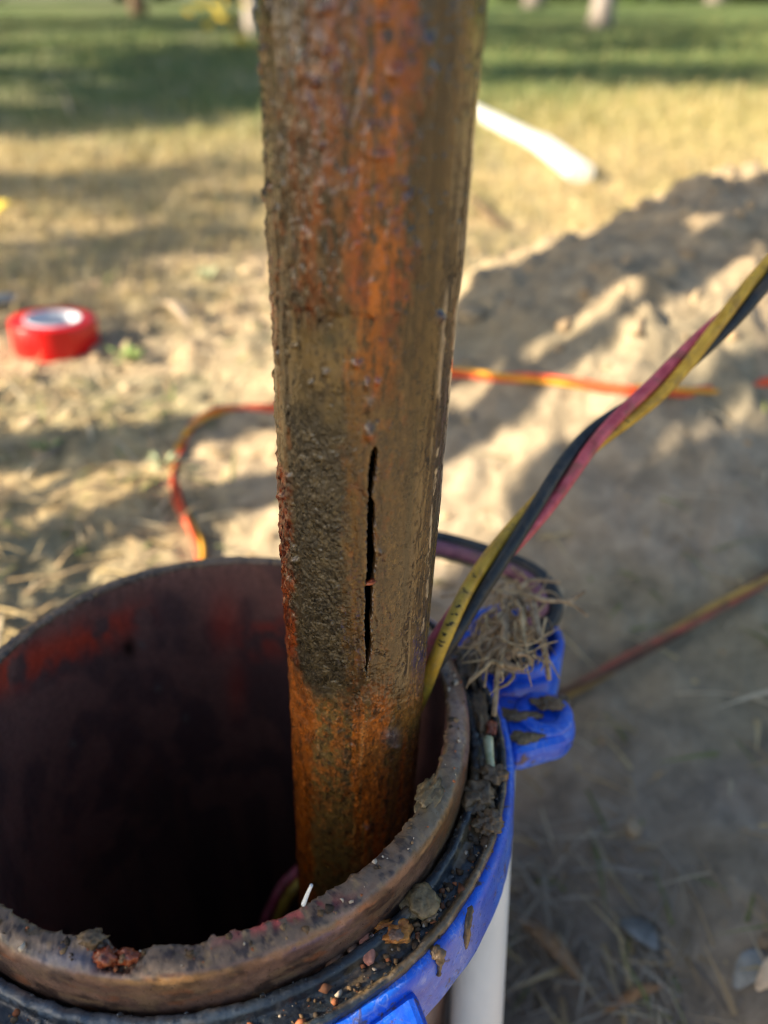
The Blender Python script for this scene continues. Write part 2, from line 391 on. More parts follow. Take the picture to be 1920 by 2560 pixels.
# grass: dry near, green far
n = 90000
dd = 0.75*np.exp(rng.uniform(0, 1, n)*math.log(16/0.75)); aa = rng.uniform(-0.62, 0.62, n)
X = dd*np.sin(aa); Y = -0.17 + dd*np.cos(aa)
dens = np.maximum(sst(0.5, 1.4, Y + 0.5*fbm(X*3, Y*3, 3, 5)), 0.9*sst(-0.1, 0.2, fbm(X*5, Y*8, 3, 55))*(X < 0.15)) * (gh_base(X, Y)[1] < 0.05)
k = rng.uniform(0, 1, n) < dens; X, Y = X[k], Y[k]; n = len(X)
gm = sst(1.2, 2.9, Y + 1.0*fbm(X*0.8, Y*0.8, 3, 8) + rng.uniform(-0.8, 0.8, n) - 0.15*X)
cd = pickc(n, [[.52, .40, .19], [.45, .35, .16], [.36, .31, .13], [.56, .47, .27]]); cg = pickc(n, [[.11, .16, .06], [.16, .20, .07], [.27, .26, .10], [.09, .145, .05]])
sc = np.clip(Y/2.5, 0.4, 2.2)
o = blades('lawn_grass', np.stack([X, Y, gh(X, Y)], 1), rng.uniform(0.012, 0.04, n)*(0.7+0.3*sc), rng.uniform(0.0008, 0.0018, n)*sc, rng.uniform(0.2, 1.1, n),
           mixc(cd, cg, gm) if False else cd*(1-gm[:, None]) + cg*gm[:, None], MBLADE); tag(o, kind='stuff')

# dry tufts in the hollow beside the conduit
tc = [on_ground(a, b) for a, b in ((1310, 2130), (1330, 2250), (1300, 2340), (1320, 2450), (1360, 2540), (1420, 2300), (1560, 2440), (1700, 2520), (1480, 2140), (1640, 2300))]
n = 520; q_ = rng.integers(0, len(tc), n); P = np.array(tc)[q_] + rng.normal(size=(n, 3))*np.array([0.011, 0.013, 0]); P[:, 2] = gh(P[:, 0], P[:, 1])
o = blades('dry_tufts', P, rng.uniform(0.01, 0.038, n), rng.uniform(0.0004, 0.0012, n), rng.uniform(0.6, 1.3, n), pickc(n, [[.36, .31, .23], [.28, .24, .19], [.42, .37, .28]]), MBLADE, flat=True); tag(o, kind='stuff')

def rock(name, loc, size, mat, seed=0, rough=0.35, sub=3, label=None, cat=None, group=None, parent=None, rot=None, freq=1.6):
    import bmesh
    bm = bmesh.new(); bmesh.ops.create_icosphere(bm, subdivisions=sub, radius=1.0)
    for v in bm.verts:
        q = v.co*freq + Vector((seed*3.1, seed*1.7, seed*0.9))
        d = 1 + rough*(mnoise.noise(q) + 0.55*mnoise.noise(q*2.3) + 0.3*mnoise.noise(q*5.1))
        v.co = Vector((v.co.x*size[0], v.co.y*size[1], v.co.z*size[2]))*d
    me = bpy.data.meshes.new(name); bm.to_mesh(me); bm.free()
    me.polygons.foreach_set('use_smooth', [True]*len(me.polygons))
    o = link(name, me, mat, parent); o.location = loc
    if rot: o.rotation_euler = rot
    return tag(o, label, cat, group) if label else o

# soil clods, joined
def clods(name, P, S, colr, mat):
    base = np.array([[0,0,1],[.894,0,.447],[.276,.851,.447],[-.724,.526,.447],[-.724,-.526,.447],[.276,-.851,.447],[.724,.526,-.447],[-.276,.851,-.447],[-.894,0,-.447],[-.276,-.851,-.447],[.724,-.526,-.447],[0,0,-1]])
    fs = np.array([[0,1,2],[0,2,3],[0,3,4],[0,4,5],[0,5,1],[1,6,2],[2,7,3],[3,8,4],[4,9,5],[5,10,1],[6,7,2],[7,8,3],[8,9,4],[9,10,5],[10,6,1],[11,7,6],[11,8,7],[11,9,8],[11,10,9],[11,6,10]])
    n = len(P); B = base[None]*(1 + rng.uniform(-.5, .45, (n, 12, 1)))*rng.uniform(.6, 1.2, (n, 1, 3))*S[:, None, None]
    a = rng.uniform(0, 6.28, n); ca, sa = np.cos(a)[:, None], np.sin(a)[:, None]
    B = np.stack([B[..., 0]*ca - B[..., 1]*sa, B[..., 0]*sa + B[..., 1]*ca, B[..., 2]], -1)
    V = (B + P[:, None]).reshape(-1, 3); T = (fs[None] + 12*np.arange(n)[:, None, None]).reshape(-1, 3)
    return mesh_np(name, V, None, mat, T=T, cols=np.repeat(colr, 12, 0), smooth=False)
n = 7000
X = rng.uniform(-0.6, 0.95, n); Y = rng.uniform(-0.12, 1.0, n)
k = (np.hypot(X, Y) > 0.11) & (rng.uniform(0, 1, n) < 0.35 + 0.65*gh_base(X, Y)[1]) & ((X < 0.1) | (Y > 0.3) | (rng.uniform(0, 1, n) < 0.4)); X, Y = X[k], Y[k]; n = len(X)
S = 0.0010 + 0.008*rng.uniform(0, 1, n)**6
o = clods('soil_clods', np.stack([X, Y, gh(X, Y) - S*0.1], 1), S, pickc(n, [[.38, .28, .17], [.30, .23, .15], [.42, .33, .21]]), MCRUMB); tag(o, kind='stuff')

# ================================================================== WELL CASING
RO, RI = 0.0848, 0.0772
NTH = 1100
def pang(px, py, zl=0.0):
    p = RM3.T @ on_rim(px, py, zl); return math.atan2(p[1], p[0])
prof = [(RI, -1.2), (RI, -0.6), (RI, -0.3), (RI, -0.2)] + [(RI, z) for z in np.linspace(-0.15, -0.006, 60)] \
     + [(RI+0.0001, -0.004), (RI+0.0002, -0.0022), (RI+0.0003, -0.0012), (RI+0.0005, -0.0005), (RI+0.0009, -0.0001), (RI+0.0014, 0.0), (RI+0.0021, -0.0001), (RI+0.0028, -0.0002), (RI+0.0035, -0.0003),
        (RI+0.0042, -0.0006), (RI+0.0049, -0.0009), (RI+0.0056, -0.0014), (RI+0.0062, -0.0019), (RI+0.0067, -0.0025), (RI+0.0071, -0.0032), (RI+0.0074, -0.0040), (RO-0.00005, -0.0047), (RO, -0.0053)] \
     + [(RO, z) for z in np.linspace(-0.0056, -0.024, 24)] + [(RO, -0.05), (RO, -0.15), (RO, -0.3), (RO, -0.5), (RO, -1.2)]
A_N = pang(302, 2372); A_B = pang(243, 2350)
def dwrap(t, a): return (t - a + np.pi) % (2*np.pi) - np.pi
def cdisp(TH, RR, ZZ):
    x = TH*RO*1000
    topm = sst(-0.012, -0.001, ZZ)
    ZZ = ZZ + topm*(fbm(x*0.12, RR*400, 4, 61)*0.0006 + fbm(x*0.7, RR*900, 4, 62)*0.0003)
    RR = RR + fbm(x*0.3, ZZ*300, 4, 63)*0.00018*sst(-0.2, -0.05, ZZ) + fbm(x*1.2, ZZ*1200, 4, 64)*0.00014
    inn = RR < RI + 0.002
    RR = np.where(inn, RR - topm*np.maximum(0, fbm(x*0.35, ZZ*250, 5, 66, 0.65)-0.1)*0.0020, RR)
    # torn notch and raised burr on the near edge
    d = dwrap(TH, A_N)*RO
    nm = np.exp(-(np.abs(d + 0.0004 + 0.0008*vn(RR*1400, d*900, 12))/0.0052)**2.5)*sst(RI+0.0070, RI+0.0040, RR)
    nm = np.maximum(nm, 0.35*np.exp(-(np.abs(dwrap(TH, A_N+0.21)*RO)/0.004)**2)*sst(RI+0.005, RI+0.002, RR)); nm = np.maximum(nm, 0.3*np.exp(-(np.abs(dwrap(TH, A_N-0.3)*RO)/0.003)**2)*sst(RI+0.004, RI+0.001, RR))
    ZZ = ZZ - nm*sst(-0.02, -0.003, ZZ)*(0.0042 + 0.0012*vn(d*1500, RR*1500, 5))
    d2 = dwrap(TH, A_B)*RO
    b = np.exp(-(np.abs(d2)/0.0036)**2.5)*sst(RI+0.004, RI+0.0, RR)*topm
    ZZ = ZZ + b*0.0026*(1 + 0.5*vn(d2*2500, RR*1000, 8)); RR = RR - b*0.0016
    return RR, ZZ
V, Q, TH, ROW = lathe_grid(prof, NTH, cdisp)
W = V @ RM3.T
px, py = project(W); nrow = len(prof)
inn = ROW < 66
x = TH*RO*1000; zm = V[:, 2]*1000
C = np.tile(lin(116, 90, 78), (len(V), 1))
C = mixc(C, lin(74, 58, 52), sst(-0.05, 0.4, fbm(x*0.1, zm*0.2, 4, 71)))
C = mixc(C, lin(148, 118, 100), sst(0.0, 0.45, fbm(x*0.16, zm*0.2, 5, 70))*0.6)
C = mixc(C, lin(128, 104, 82), sst(0.05, 0.45, fbm(x*0.15, zm*0.5, 4, 72)))
C = mixc(C, lin(146, 92, 60), sst(0.25, 0.5, fbm(x*0.12, zm*0.35, 4, 73))*0.7)
top = (~inn) & (V[:, 2] > -0.0022)
C[top] = mixc(np.tile(lin(112, 92, 74), (top.sum(), 1)), lin(56, 44, 40), sst(0.0, 0.35, fbm(V[top, 0]*420, V[top, 1]*420, 5, 74, 0.6)))
C[top] = mixc(C[top], lin(150, 122, 84), sst(0.2, 0.45, fbm(V[top, 0]*500, V[top, 1]*500, 5, 75, 0.6))*0.6)
pinkm = np.exp(-((px-700)/130)**2)*np.exp(-((py-(2345-(px-560)*0.33))/16)**2)*sst(-0.2, 0.2, fbm(x*0.5, zm, 3, 76))
C = mixc(C, lin(190, 70, 66), pinkm*(~inn)*0.8)
C = mixc(C, lin(92, 98, 120), np.exp(-((px-180)/90)**2 - ((py-2400)/28)**2)*0.6*(~inn))
barem = np.exp(-((px-405)/85)**2 - ((py-2450)/30)**2)*(~inn)*sst(-0.4, 0.15, fbs(x*0.12, zm*1.2, 4, 77))
C = mixc(C, lin(196, 160, 122), barem*0.9)
mudm = (~inn)*np.exp(-((px-1090)/80)**2 - ((py-2010)/110)**2)
C = mixc(C, lin(104, 90, 62), mudm*0.8)
C = mixc(C, lin(150, 120, 104), (~inn)*np.exp(-((px-1150)/26)**2)*np.exp(-((py-1760)/110)**2)*0.7)
ci = np.tile(lin(128, 90, 80), (inn.sum(), 1)); xi, zi = x[inn], zm[inn]; pxi, pyi = px[inn], py[inn]
ci = mixc(ci, lin(98, 72, 68), sst(-0.2, 0.3, fbm(xi*0.06, zi*0.05, 4, 81)))
redm = np.exp(-((pyi-(1690-0.42*pxi))/48)**2)*sst(430, 250, pxi)*sst(-0.35, 0.15, fbm(xi*0.1, zi*0.12, 4, 82))
redm = np.maximum(redm, 0.55*np.exp(-((pxi-655)/85)**2-((pyi-1590)/60)**2)*sst(-0.3, 0.2, fbm(xi*0.12, zi*0.2, 4, 83)))
redm = np.maximum(redm, 0.5*np.exp(-((pxi-560)/40)**2-((pyi-1560)/70)**2))
redm = np.maximum(redm, 0.4*np.exp(-((pxi-590)/25)**2-((pyi-1720)/70)**2))
ci = mixc(ci, lin(206, 70, 44), redm*0.85)
ci = mixc(ci, lin(118, 82, 72), sst(0.15, 0.5, fbm(xi*0.12, zi*0.03, 4, 84))*0.6)
ci = mixc(ci, lin(20, 16, 14), np.exp(-((pxi-322)/18)**2-((pyi-1620)/22)**2))
for (qx, qy) in ((355, 1612), (396, 1720), (183, 1860), (465, 1795)): ci = mixc(ci, lin(120, 110, 104), np.exp(-((pxi-qx)/9)**2-((pyi-qy)/9)**2)*0.8)
C[inn] = ci
casing = thing('well_casing', 'open steel well casing with a torn brown rim and dark red inside', 'well casing', (0, 0, 0), (TILT, 0, 0))
mesh_np('casing_wall', V, Q, MCASE, casing, cols=C, fl={'bare': np.clip(barem + 0.55*(~inn)*(V[:, 2] < -0.0028), 0, 1)})
mb = MB(); mb.add([(RI*math.cos(a), RI*math.sin(a), -1.19) for a in np.linspace(0, 6.283, 33)[:-1]], [tuple(range(32))]); mb.build('bottom', MBLK, casing)
# curled steel tongues at the notch
for q, (qx, qy, sz) in enumerate(((262, 2385, 0.0032), (318, 2385, 0.0026), (232, 2352, 0.003))):
    P = RM3.T @ on_rim(qx, qy, 0.0)
    o = rock('burr', (P[0], P[1], -0.0015 if q < 2 else 0.001), (sz, sz*0.6, sz*0.8), MRUSTRED if q < 2 else MMUD, 20+q, 0.6, 3, parent=casing, freq=2.4)

# ================================================================== WELL CAP BASE
cap = thing('well_cap_base', 'blue well cap flange with black gasket clamped round the casing', 'well cap', (0, 0, 0), (TILT, 0, 0))
gp = [(0.0855, -0.030), (0.0856, -0.0172), (0.0859, -0.0160), (0.0866, -0.0153), (0.0876, -0.0151), (0.0885, -0.0155), (0.0890, -0.0166), (0.0893, -0.0178),
      (0.0900, -0.0184)] + [(r, -0.0185) for r in np.linspace(0.0908, 0.0942, 9)] + [(0.0948, -0.0180), (0.0953, -0.0168), (0.0960, -0.0162), (0.0968, -0.0163), (0.0973, -0.0170), (0.0975, -0.0182), (0.0975, -0.026)]
def gd(TH, RR, ZZ):
    x = TH*90
    return RR + fbm(x*0.3, ZZ*500, 3, 91)*0.00035, ZZ + fbm(x*0.25, RR*350, 4, 92)*0.0006 + fbm(x*1.3, RR*1300, 3, 93)*0.00025
V, Q, TH, ROW = lathe_grid(gp, 1000, gd)
W = V @ RM3.T; px, py = project(W); x = TH*90; rmm = np.hypot(V[:, 0], V[:, 1])*1000
C = np.tile(lin(34, 42, 50), (len(V), 1))
C = mixc(C, lin(24, 28, 34), sst(0, 0.4, fbm(x*0.1, rmm*0.3, 3, 94)))
dm = sst(0.08, 0.4, fbm(x*0.09, rmm*0.4, 5, 95) + 0.25*np.exp(-((px-1150)/160)**2-((py-2100)/220)**2) + 0.28*(rmm > 95.2)*sst(300, 900, px))
C = mixc(C, lin(98, 82, 58), dm*0.85)
C = mixc(C, lin(140, 122, 96), sst(0.25, 0.5, fbm(x*0.4, rmm*1.2, 4, 96))*(rmm > 95.5)*0.7)
C = mixc(C, lin(84, 98, 112), ((rmm < 89)*sst(900, 300, px))*0.55)
mesh_np('gasket', V, Q, MGASK, cap, cols=C)
bp = [(0.0968, -0.019), (0.0982, -0.0186), (0.0992, -0.0190), (0.0999, -0.0200), (0.1003, -0.0215)] + [(0.1003 + 0.0012*k/10, -0.0215 - 0.0185*k/10) for k in range(1, 11)] + [(0.1012, -0.0412), (0.1004, -0.0418), (0.0992, -0.0415), (0.095, -0.040), (0.088, -0.040)]
def bd_(TH, RR, ZZ): return RR + fbm(TH*9, ZZ*60, 3, 97)*0.0004, ZZ
V, Q, TH, ROW = lathe_grid(bp, 600, bd_)
mesh_np('flange', V, Q, MBLUE, cap)
import bmesh
def prism(name, outline, z0, z1, mat, parent, bev=0.0015, hole=None):
    bm = bmesh.new(); vs = [bm.verts.new((x, y, z0)) for x, y in outline]
    f = bm.faces.new(vs)
    r = bmesh.ops.extrude_face_region(bm, geom=[f]); ev = [v for v in r['geom'] if isinstance(v, bmesh.types.BMVert)]
    bmesh.ops.translate(bm, verts=ev, vec=(0, 0, z1 - z0)); bmesh.ops.recalc_face_normals(bm, faces=bm.faces[:])
    es = [e for e in bm.edges if len(e.link_faces) == 2 and e.calc_face_angle(0) > 0.9]
    bmesh.ops.bevel(bm, geom=es, offset=bev, segments=3, affect='EDGES', profile=0.5)
    me = bpy.data.meshes.new(name); bm.to_mesh(me); bm.free()
    o = link(name, me, mat, parent); return o
def ear(ax, ay, ang, rad, ln):          # rounded ear pointing out from the flange
    pts = []
    for a in np.linspace(-90, 90, 15): pts.append((rad*math.cos(R(a)), rad*math.sin(R(a))))
    pts += [(-ln, rad*1.25), (-ln, -rad*1.25)]
    c, s = math.cos(ang), math.sin(ang)
    return [(ax + x*c - y*s, ay + x*s + y*c) for x, y in pts]
def washer(name, cx, cy, r0, r1, z0, z1, mat, parent, n=40):
    pr = [(r0, z0), (r0, z1-0.0008), (r0+0.0008, z1), (r1-0.0008, z1), (r1, z1-0.0008), (r1, z0), (r0, z0)]
    V, Q, _, _ = lathe_grid(pr, n); V = V + np.array([cx, cy, 0]); return mesh_np(name, V, Q, mat, parent)
lug = prism('bolt_ear', ear(0.1130, 0.0135, R(8), 0.0118, 0.015), -0.0335, -0.0210, MBLUE, cap, 0.0042)
e2_ = R(-58); prism('bolt_ear', ear(0.113*math.cos(e2_), 0.113*math.sin(e2_), e2_, 0.0122, 0.015), -0.045, -0.0225, MBLUE, cap, 0.003)
washer('bolt_boss', 0.1135, 0.0145, 0.0048, 0.0102, -0.026, -0.0195, MBLUE, lug)
o = prism('bolt_hole', [(0.1135 + 0.0047*math.cos(a), 0.0145 + 0.0047*math.sin(a)) for a in np.linspace(0, 6.283, 25)[:-1]], -0.026, -0.0212, MMUD, lug, 0.0003)
# conduit hub: open blue cup behind the ear
HX, HY = 0.1085, 0.056
V, Q, _, _ = lathe_grid([(0.0165, -0.075), (0.0165, -0.022), (0.0172, -0.0208), (0.0195, -0.0208), (0.0203, -0.022), (0.0206, -0.045), (0.0185, -0.060), (0.0185, -0.075)], 64)
mesh_np('conduit_hub', V + np.array([HX, HY, 0]), Q, MBLUE, cap)
prism('hub_web', [(0.088, 0.026), (0.121, 0.036), (0.121, 0.052), (0.082, 0.066)], -0.041, -0.026, MBLUE, cap)

# white conduit below the hub
A = np.array([0.0935, 0.0035, -0.0365]); B = np.array([0.0908, -0.0960, -0.285])
mb = MB(); rc = 0.0100
pts = [A + (B-A)*k for k in np.linspace(0, 1, 14)]; mb.tube(pts, rc, 48)
cd = thing('electrical_conduit', 'white plastic conduit pipe standing in the soil beside the blue flange', 'conduit', B)
o = mb.build('conduit_tube', MPVC, cd); o.location = -B

# ================================================================== DROP PIPE
PR = 0.0211
PB = on_rim(0, 0, 0)*0 + np.array([0.0483, 0.0010, 0.0]); PD = np.array([0.0370, 0.0060, 1.0])
def pipe_axis(z): return PB + PD*np.asarray(z)[..., None]
AL = 1.94
def ang_axis():
    f1 = np.linspace(-AL, AL, 372); b = np.linspace(AL, 2*np.pi-AL, 52)[1:-1]
    return np.concatenate([f1, b])
TA = ang_axis()
ZA = np.concatenate([np.linspace(-0.7, -0.125, 12)[:-1], np.linspace(-0.125, 0.205, 1180), np.linspace(0.205, 0.75, 30)[1:]])
THp, Zp = np.meshgrid(TA, ZA)
def pipe_pt(TH, Z, rr):
    ax = pipe_axis(Z); d = np.stack([np.sin(TH), -np.cos(TH), 0*TH], -1)
    return ax + d*np.asarray(rr)[..., None]
W0 = pipe_pt(THp, Zp, np.full_like(THp, PR))
px, py = project(W0)
py = np.where(np.abs(py) > 6000, 6000*np.sign(py), py)
wv = 0.5 + 0.5*np.sin(THp); wv = np.where(np.cos(THp) < 0, np.where(np.sin(THp) > 0, 1.02, -0.02), wv)
s = THp*PR*1000; z = Zp*1000
# image row used only as a length coordinate of the pipe (monotone in z)
zi = np.linspace(-0.15, 0.21, 500); pri = project(pipe_pt(np.zeros(500), zi, np.full(500, PR)))[1]
pyl = np.interp(Zp, zi, pri)          # length coordinate, same round the pipe
pxl = px
def box(v, a, b, f): return sst(a-f, a+f, v)*sst(b+f, b-f, v)
jit = fbm(s*0.25, z*0.12, 4, 101)
wj = wv + 0.07*fbm(s*0.2, z*0.09, 3, 102) + 0.035*fbm(s*0.7, z*0.5, 4, 190)
pj = pyl + 60*fbm(s*0.15, z*0.1, 4, 103)
stA = fbs(s*0.32, z*0.035, 4, 104); stB = fbs(s*0.9, z*0.05, 4, 105); lump = fbs(s*0.55, z*0.28, 4, 106); fine = fbm(s*1.4, z*1.1, 4, 107)
C = np.tile(lin(112, 86, 54), THp.shape + (1,))
C = mixc(C, lin(84, 66, 44), sst(-0.1, 0.4, stA))
C = mixc(C, lin(132, 108, 72), sst(0.1, 0.5, fbs(s*0.5, z*0.04, 4, 108))*0.7)
# upper scale
up = sst(900, 760, pj)
C = mixc(C, lin(158, 80, 30), up*box(wj, 0.17, 0.38, 0.05)*sst(-0.3, 0.1, stB + 0.4*lump))
C = mixc(C, lin(64, 56, 46), up*box(wj, 0.1, 0.75, 0.05)*sst(0.12, 0.4, fbs(s*0.5, z*0.16, 4, 109)))
cen = 0.55 - 0.00002*(pyl-400)
om = np.exp(-(np.abs(wj-cen)/(0.125))**3)*sst(1060, 930, pj)
C = mixc(C, lin(176, 96, 24), om*sst(-0.45, 0.05, stB + 0.4*lump))
C = mixc(C, lin(164, 66, 34), om*sst(0.15, 0.45, fbs(s*0.35, z*0.1, 4, 110))*0.9)
C = mixc(C, lin(158, 70, 42), up*np.exp(-(np.abs(wj-0.69)/0.05)**2)*sst(-0.2, 0.2, lump))
C = mixc(C, lin(52, 46, 44), np.maximum(up, om)*sst(0.34, 0.5, fbs(s*0.7, z*0.3, 4, 111) + 0.08*np.exp(-((wv-0.7)/0.06)**2))*0.9)
# right, smoother side
rs = sst(0.70, 0.76, wj)
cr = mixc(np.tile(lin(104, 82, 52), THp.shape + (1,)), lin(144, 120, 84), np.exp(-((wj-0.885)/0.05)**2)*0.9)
cr = mixc(cr, lin(74, 58, 36), 0.6*sst(0.0, 0.5, fbs(s*0.4, z*0.018, 3, 112)))
cr = mixc(cr, lin(150, 126, 92), sst(0.2, 0.5, fbs(s*0.5, z*0.02, 3, 113))*0.6)
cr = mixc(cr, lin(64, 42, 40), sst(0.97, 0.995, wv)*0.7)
C = C*(1-rs[..., None]) + cr*rs[..., None]
# grey worn patch and slime
gm = box(wj + 0.05*fbm(s*0.35, z*0.3, 4, 210), 0.10, 0.425, 0.06)*sst(740, 860, pj)*sst(1800, 1690, pj)
cg = mixc(np.tile(lin(128, 110, 76), THp.shape + (1,)), lin(80, 74, 58), sst(960, 1150, pj))
cg = mixc(cg, lin(56, 54, 48), sst(0.0, 0.4, fbm(s*0.3, z*0.2, 4, 114))*sst(900, 1100, pj)*0.9)
cg = mixc(cg, lin(56, 62, 50), np.exp(-((wv-0.33)/0.05)**2-((pyl-855)/28)**2)*0.9)
C = C*(1-gm[..., None]) + cg*gm[..., None]
oc = box(wj, 0.40, 0.52, 0.02)*box(pyl, 960, 1700, 60)
C = mixc(C, lin(126, 88, 34), oc*sst(-0.4, 0.1, stB)*0.9)
br = box(wj, 0.555, 0.76, 0.02)*box(pyl, 1040, 1760, 60)
C = mixc(C, lin(116, 92, 56), br*0.7); C = mixc(C, lin(150, 116, 66), br*sst(0.15, 0.45, fbm(s*0.5, z*0.3, 4, 115))*0.5)
C = mixc(C, lin(60, 62, 52), np.exp(-((wv-0.785)/0.018)**2)*box(pyl, 1080, 1560, 60)*0.7)
# lower rust
lo = sst(1700, 1790, pj)
cl = mixc(np.tile(lin(124, 100, 58), THp.shape + (1,)), lin(182, 104, 48), sst(-0.05, 0.3, fbm(s*0.45, z*0.35, 4, 116))*box(pyl, 1700, 2010, 50)*0.85)
cl = mixc(cl, lin(76, 70, 54), sst(0.2, 0.45, fbm(s*0.5, z*0.4, 4, 117))*0.8)
cl = mixc(cl, lin(176, 90, 26), sst(0.225, 0.16, wj)); cl = mixc(cl, lin(112, 54, 20), sst(0.225, 0.16, wj)*sst(0.0, 0.4, fbm(s*0.3, z*0.15, 4, 118))*0.9)
cl = mixc(cl, lin(184, 98, 36), box(wj, 0.50, 0.73, 0.03)*sst(-0.5, 0.0, stB))
cl = mixc(cl, lin(208, 140, 84), np.exp(-((wv-0.545-0.02*jit)/0.012)**2)*box(pyl, 1805, 1920, 15))
cl = mixc(cl, lin(128, 94, 44), sst(0.75, 0.80, wj)*0.9); cl = mixc(cl, lin(176, 86, 30), np.exp(-((wv-0.86)/0.02)**2)*box(pyl, 1870, 2080, 30)*0.9)
cl = mixc(cl, lin(62, 62, 56), np.exp(-((wv-0.44)/0.025)**2)*box(pyl, 1720, 1980, 60)*sst(-0.3, 0.2, lump)*0.9)
cl = mixc(cl, lin(110, 92, 54), sst(2020, 2160, pyl)*box(wv, 0.2, 0.6, 0.05)*0.8)
C = C*(1-lo[..., None]) + cl*lo[..., None]
C = mixc(C, lin(48, 46, 40), np.exp(-((wv-0.51)/0.10)**2-((pyl-1735)/45)**2)*0.9)
# left crust
wl = wv + 0.012*fbm(s*0.8, z*0.4, 3, 119)
cm = sst(0.115, 0.095, wl)*box(pyl, 1232, 1720, 8)
C = mixc(C, lin(150, 70, 34), cm); C = mixc(C, lin(92, 36, 20), cm*sst(-0.1, 0.3, fbm(s*0.5, z*0.3, 4, 120))); C = mixc(C, lin(168, 92, 52), cm*sst(0.25, 0.5, fbm(s*0.7, z*0.5, 4, 121))*0.8)
C = mixc(C, lin(150, 128, 96), sst(0.10, 0.05, wl)*box(pyl, 980, 1225, 20)*0.7)
C = mixc(C, lin(168, 60, 50), sst(0.05, 0.02, wl)*box(pyl, 790, 860, 10))
C = mixc(C, lin(74, 32, 12), np.exp(-(np.abs((px-755)/17)**2+np.abs((py-365)/30)**2)**1.5)*(np.cos(THp) > 0))
C = mixc(C, lin(48, 42, 40), sst(0.12, 0.085, wl)*sst(0.065, 0.085, wl)*sst(1160, 1100, pyl)*0.75)
# wrinkled dried slime: winding ridges, pale on top and dark between
def worm(a, b, sc, sd):
    qx = s*a + sc*vn(s*0.55, z*0.5, sd) + 0.5*sc*vn(s*1.3, z*1.1, sd+1); qz = z*b + sc*vn(s*0.6, z*0.45, sd+2) + 0.5*sc*vn(s*1.2, z*1.2, sd+3)
    return sst(0.30, 0.04, np.abs(vn(qx, qz, sd+4)))
w1 = worm(0.75, 0.55, 0.9, 150); w2 = worm(1.5, 1.2, 0.9, 160)
ww = np.maximum(w1*sst(-0.5, 0.1, fbm(s*0.3, z*0.22, 3, 170)), 0.75*w2)
wg = gm*sst(960, 1120, pj)
C = mixc(C, lin(46, 43, 37), wg*0.85); C = mixc(C, lin(156, 142, 112), wg*ww*sst(-0.6, 0.3, fbm(s*0.35, z*0.25, 3, 171))*0.85)
C = mixc(C, lin(30, 30, 28), wg*sst(0.05, 0.4, fbm(s*0.22, z*0.16, 4, 172))*0.8)
wb = np.clip(br + 0.6*oc, 0, 1); C = mixc(C, lin(62, 46, 26), wb*(1-ww)*0.45); C = mixc(C, lin(172, 142, 92), wb*w2*sst(0.0, 0.4, fbm(s*0.5, z*0.2, 3, 173))*0.7)
wl2 = lo*box(pyl, 1700, 2120, 60); C = mixc(C, lin(66, 48, 26), wl2*(1-ww)*0.35); C = mixc(C, lin(206, 132, 76), wl2*w2*sst(0.0, 0.35, fbm(s*0.4, z*0.3, 3, 174))*0.6)
pl1 = fbs(s*0.30, z*0.055, 5, 200, 0.55); pl2 = fbs(s*0.42, z*0.09, 5, 201, 0.55)
C = mixc(C, C*0.5, sst(0.02, -0.02, pl1)*np.maximum(up, om)*0.75); C = mixc(C, lin(60, 42, 26), np.exp(-((pl1-0.03)/0.022)**2)*np.maximum(up, om)*0.8)
C = mixc(C, lin(52, 38, 26), np.exp(-((pl2-0.115)/0.02)**2)*(1-rs)*(1-gm)*0.7); C = mixc(C, C*0.6, sst(0.1, 0.02, fbs(s*0.35, z*0.02, 4, 202))*rs*0.6)
# dark runs and pits along the length
C = mixc(C, lin(44, 33, 24), sst(0.12, 0.5, fbm(s*0.32, z*0.11, 5, 175, 0.6))*sst(1150, 950, pj)*0.8)
C = mixc(C, lin(30, 24, 20), sst(0.36, 0.46, fbm(s*0.9, z*0.7, 4, 177, 0.6))*(1-wg)*0.55)
C = mixc(C, lin(150, 84, 40), sst(0.2, 0.4, fbm(s*0.5, z*0.3, 4, 178, 0.6))*(1-rs)*(1-gm)*0.5)
C = mixc(C, lin(38, 30, 24), sst(0.3, 0.5, fbs(s*0.9, z*0.35, 4, 176))*0.75)
rat = C[..., 0]/np.maximum(C[..., 1], 1e-4); fr = np.clip((rat-1.9)/3, 0, 1)*(1-cm); C[..., 0] *= 1 - 0.14*fr; C[..., 2] *= 1 - 0.3*fr; C = C*(0.60 + 0.46*lo + 0.28*om - 0.32*wg - 0.08*up*(1-om) - 0.06*rs)[..., None]*np.array([1.04, 0.92, 0.66])
# displacement, mm
D = 0.2*lump*np.maximum(up*box(wj, 0.08, 0.74, 0.05), om) + 0.7*np.maximum(0, fbs(s*0.45, z*0.12, 3, 122)-0.15)*np.maximum(up*box(wj, 0.05, 0.75, 0.05), om)
D = D + 0.07*fine*(1-0.6*rs) + 0.07*fbs(s*0.6, z*0.02, 3, 123)*rs + 0.12*fbm(s*0.35, z*0.2, 3, 124)
layer = np.maximum(sst(800, 780, pyl + 40*fbm(s*0.3, z*0.1, 3, 125)), sst(0.10, 0.088, wl)*sst(1240, 1220, pyl)) * (1-rs)
D = D - 0.16*sst(0.34, 0.46, fbm(s*0.9, z*0.7, 4, 177, 0.6))*(1-wg)
pl1 = fbs(s*0.30, z*0.055, 5, 200, 0.55); pl2 = fbs(s*0.42, z*0.09, 5, 201, 0.55)
D = D + 0.26*sst(0.02, 0.06, pl1)*np.maximum(up, om) + 0.2*sst(0.1, 0.13, pl2)*(1-rs)*(1-gm) + 0.12*sst(0.05, 0.1, fbs(s*0.35, z*0.02, 4, 202))*rs
D = D + 0.42*layer
D = D + 0.22*wg*ww + 0.12*wb*w2 + 0.12*wl2*w2
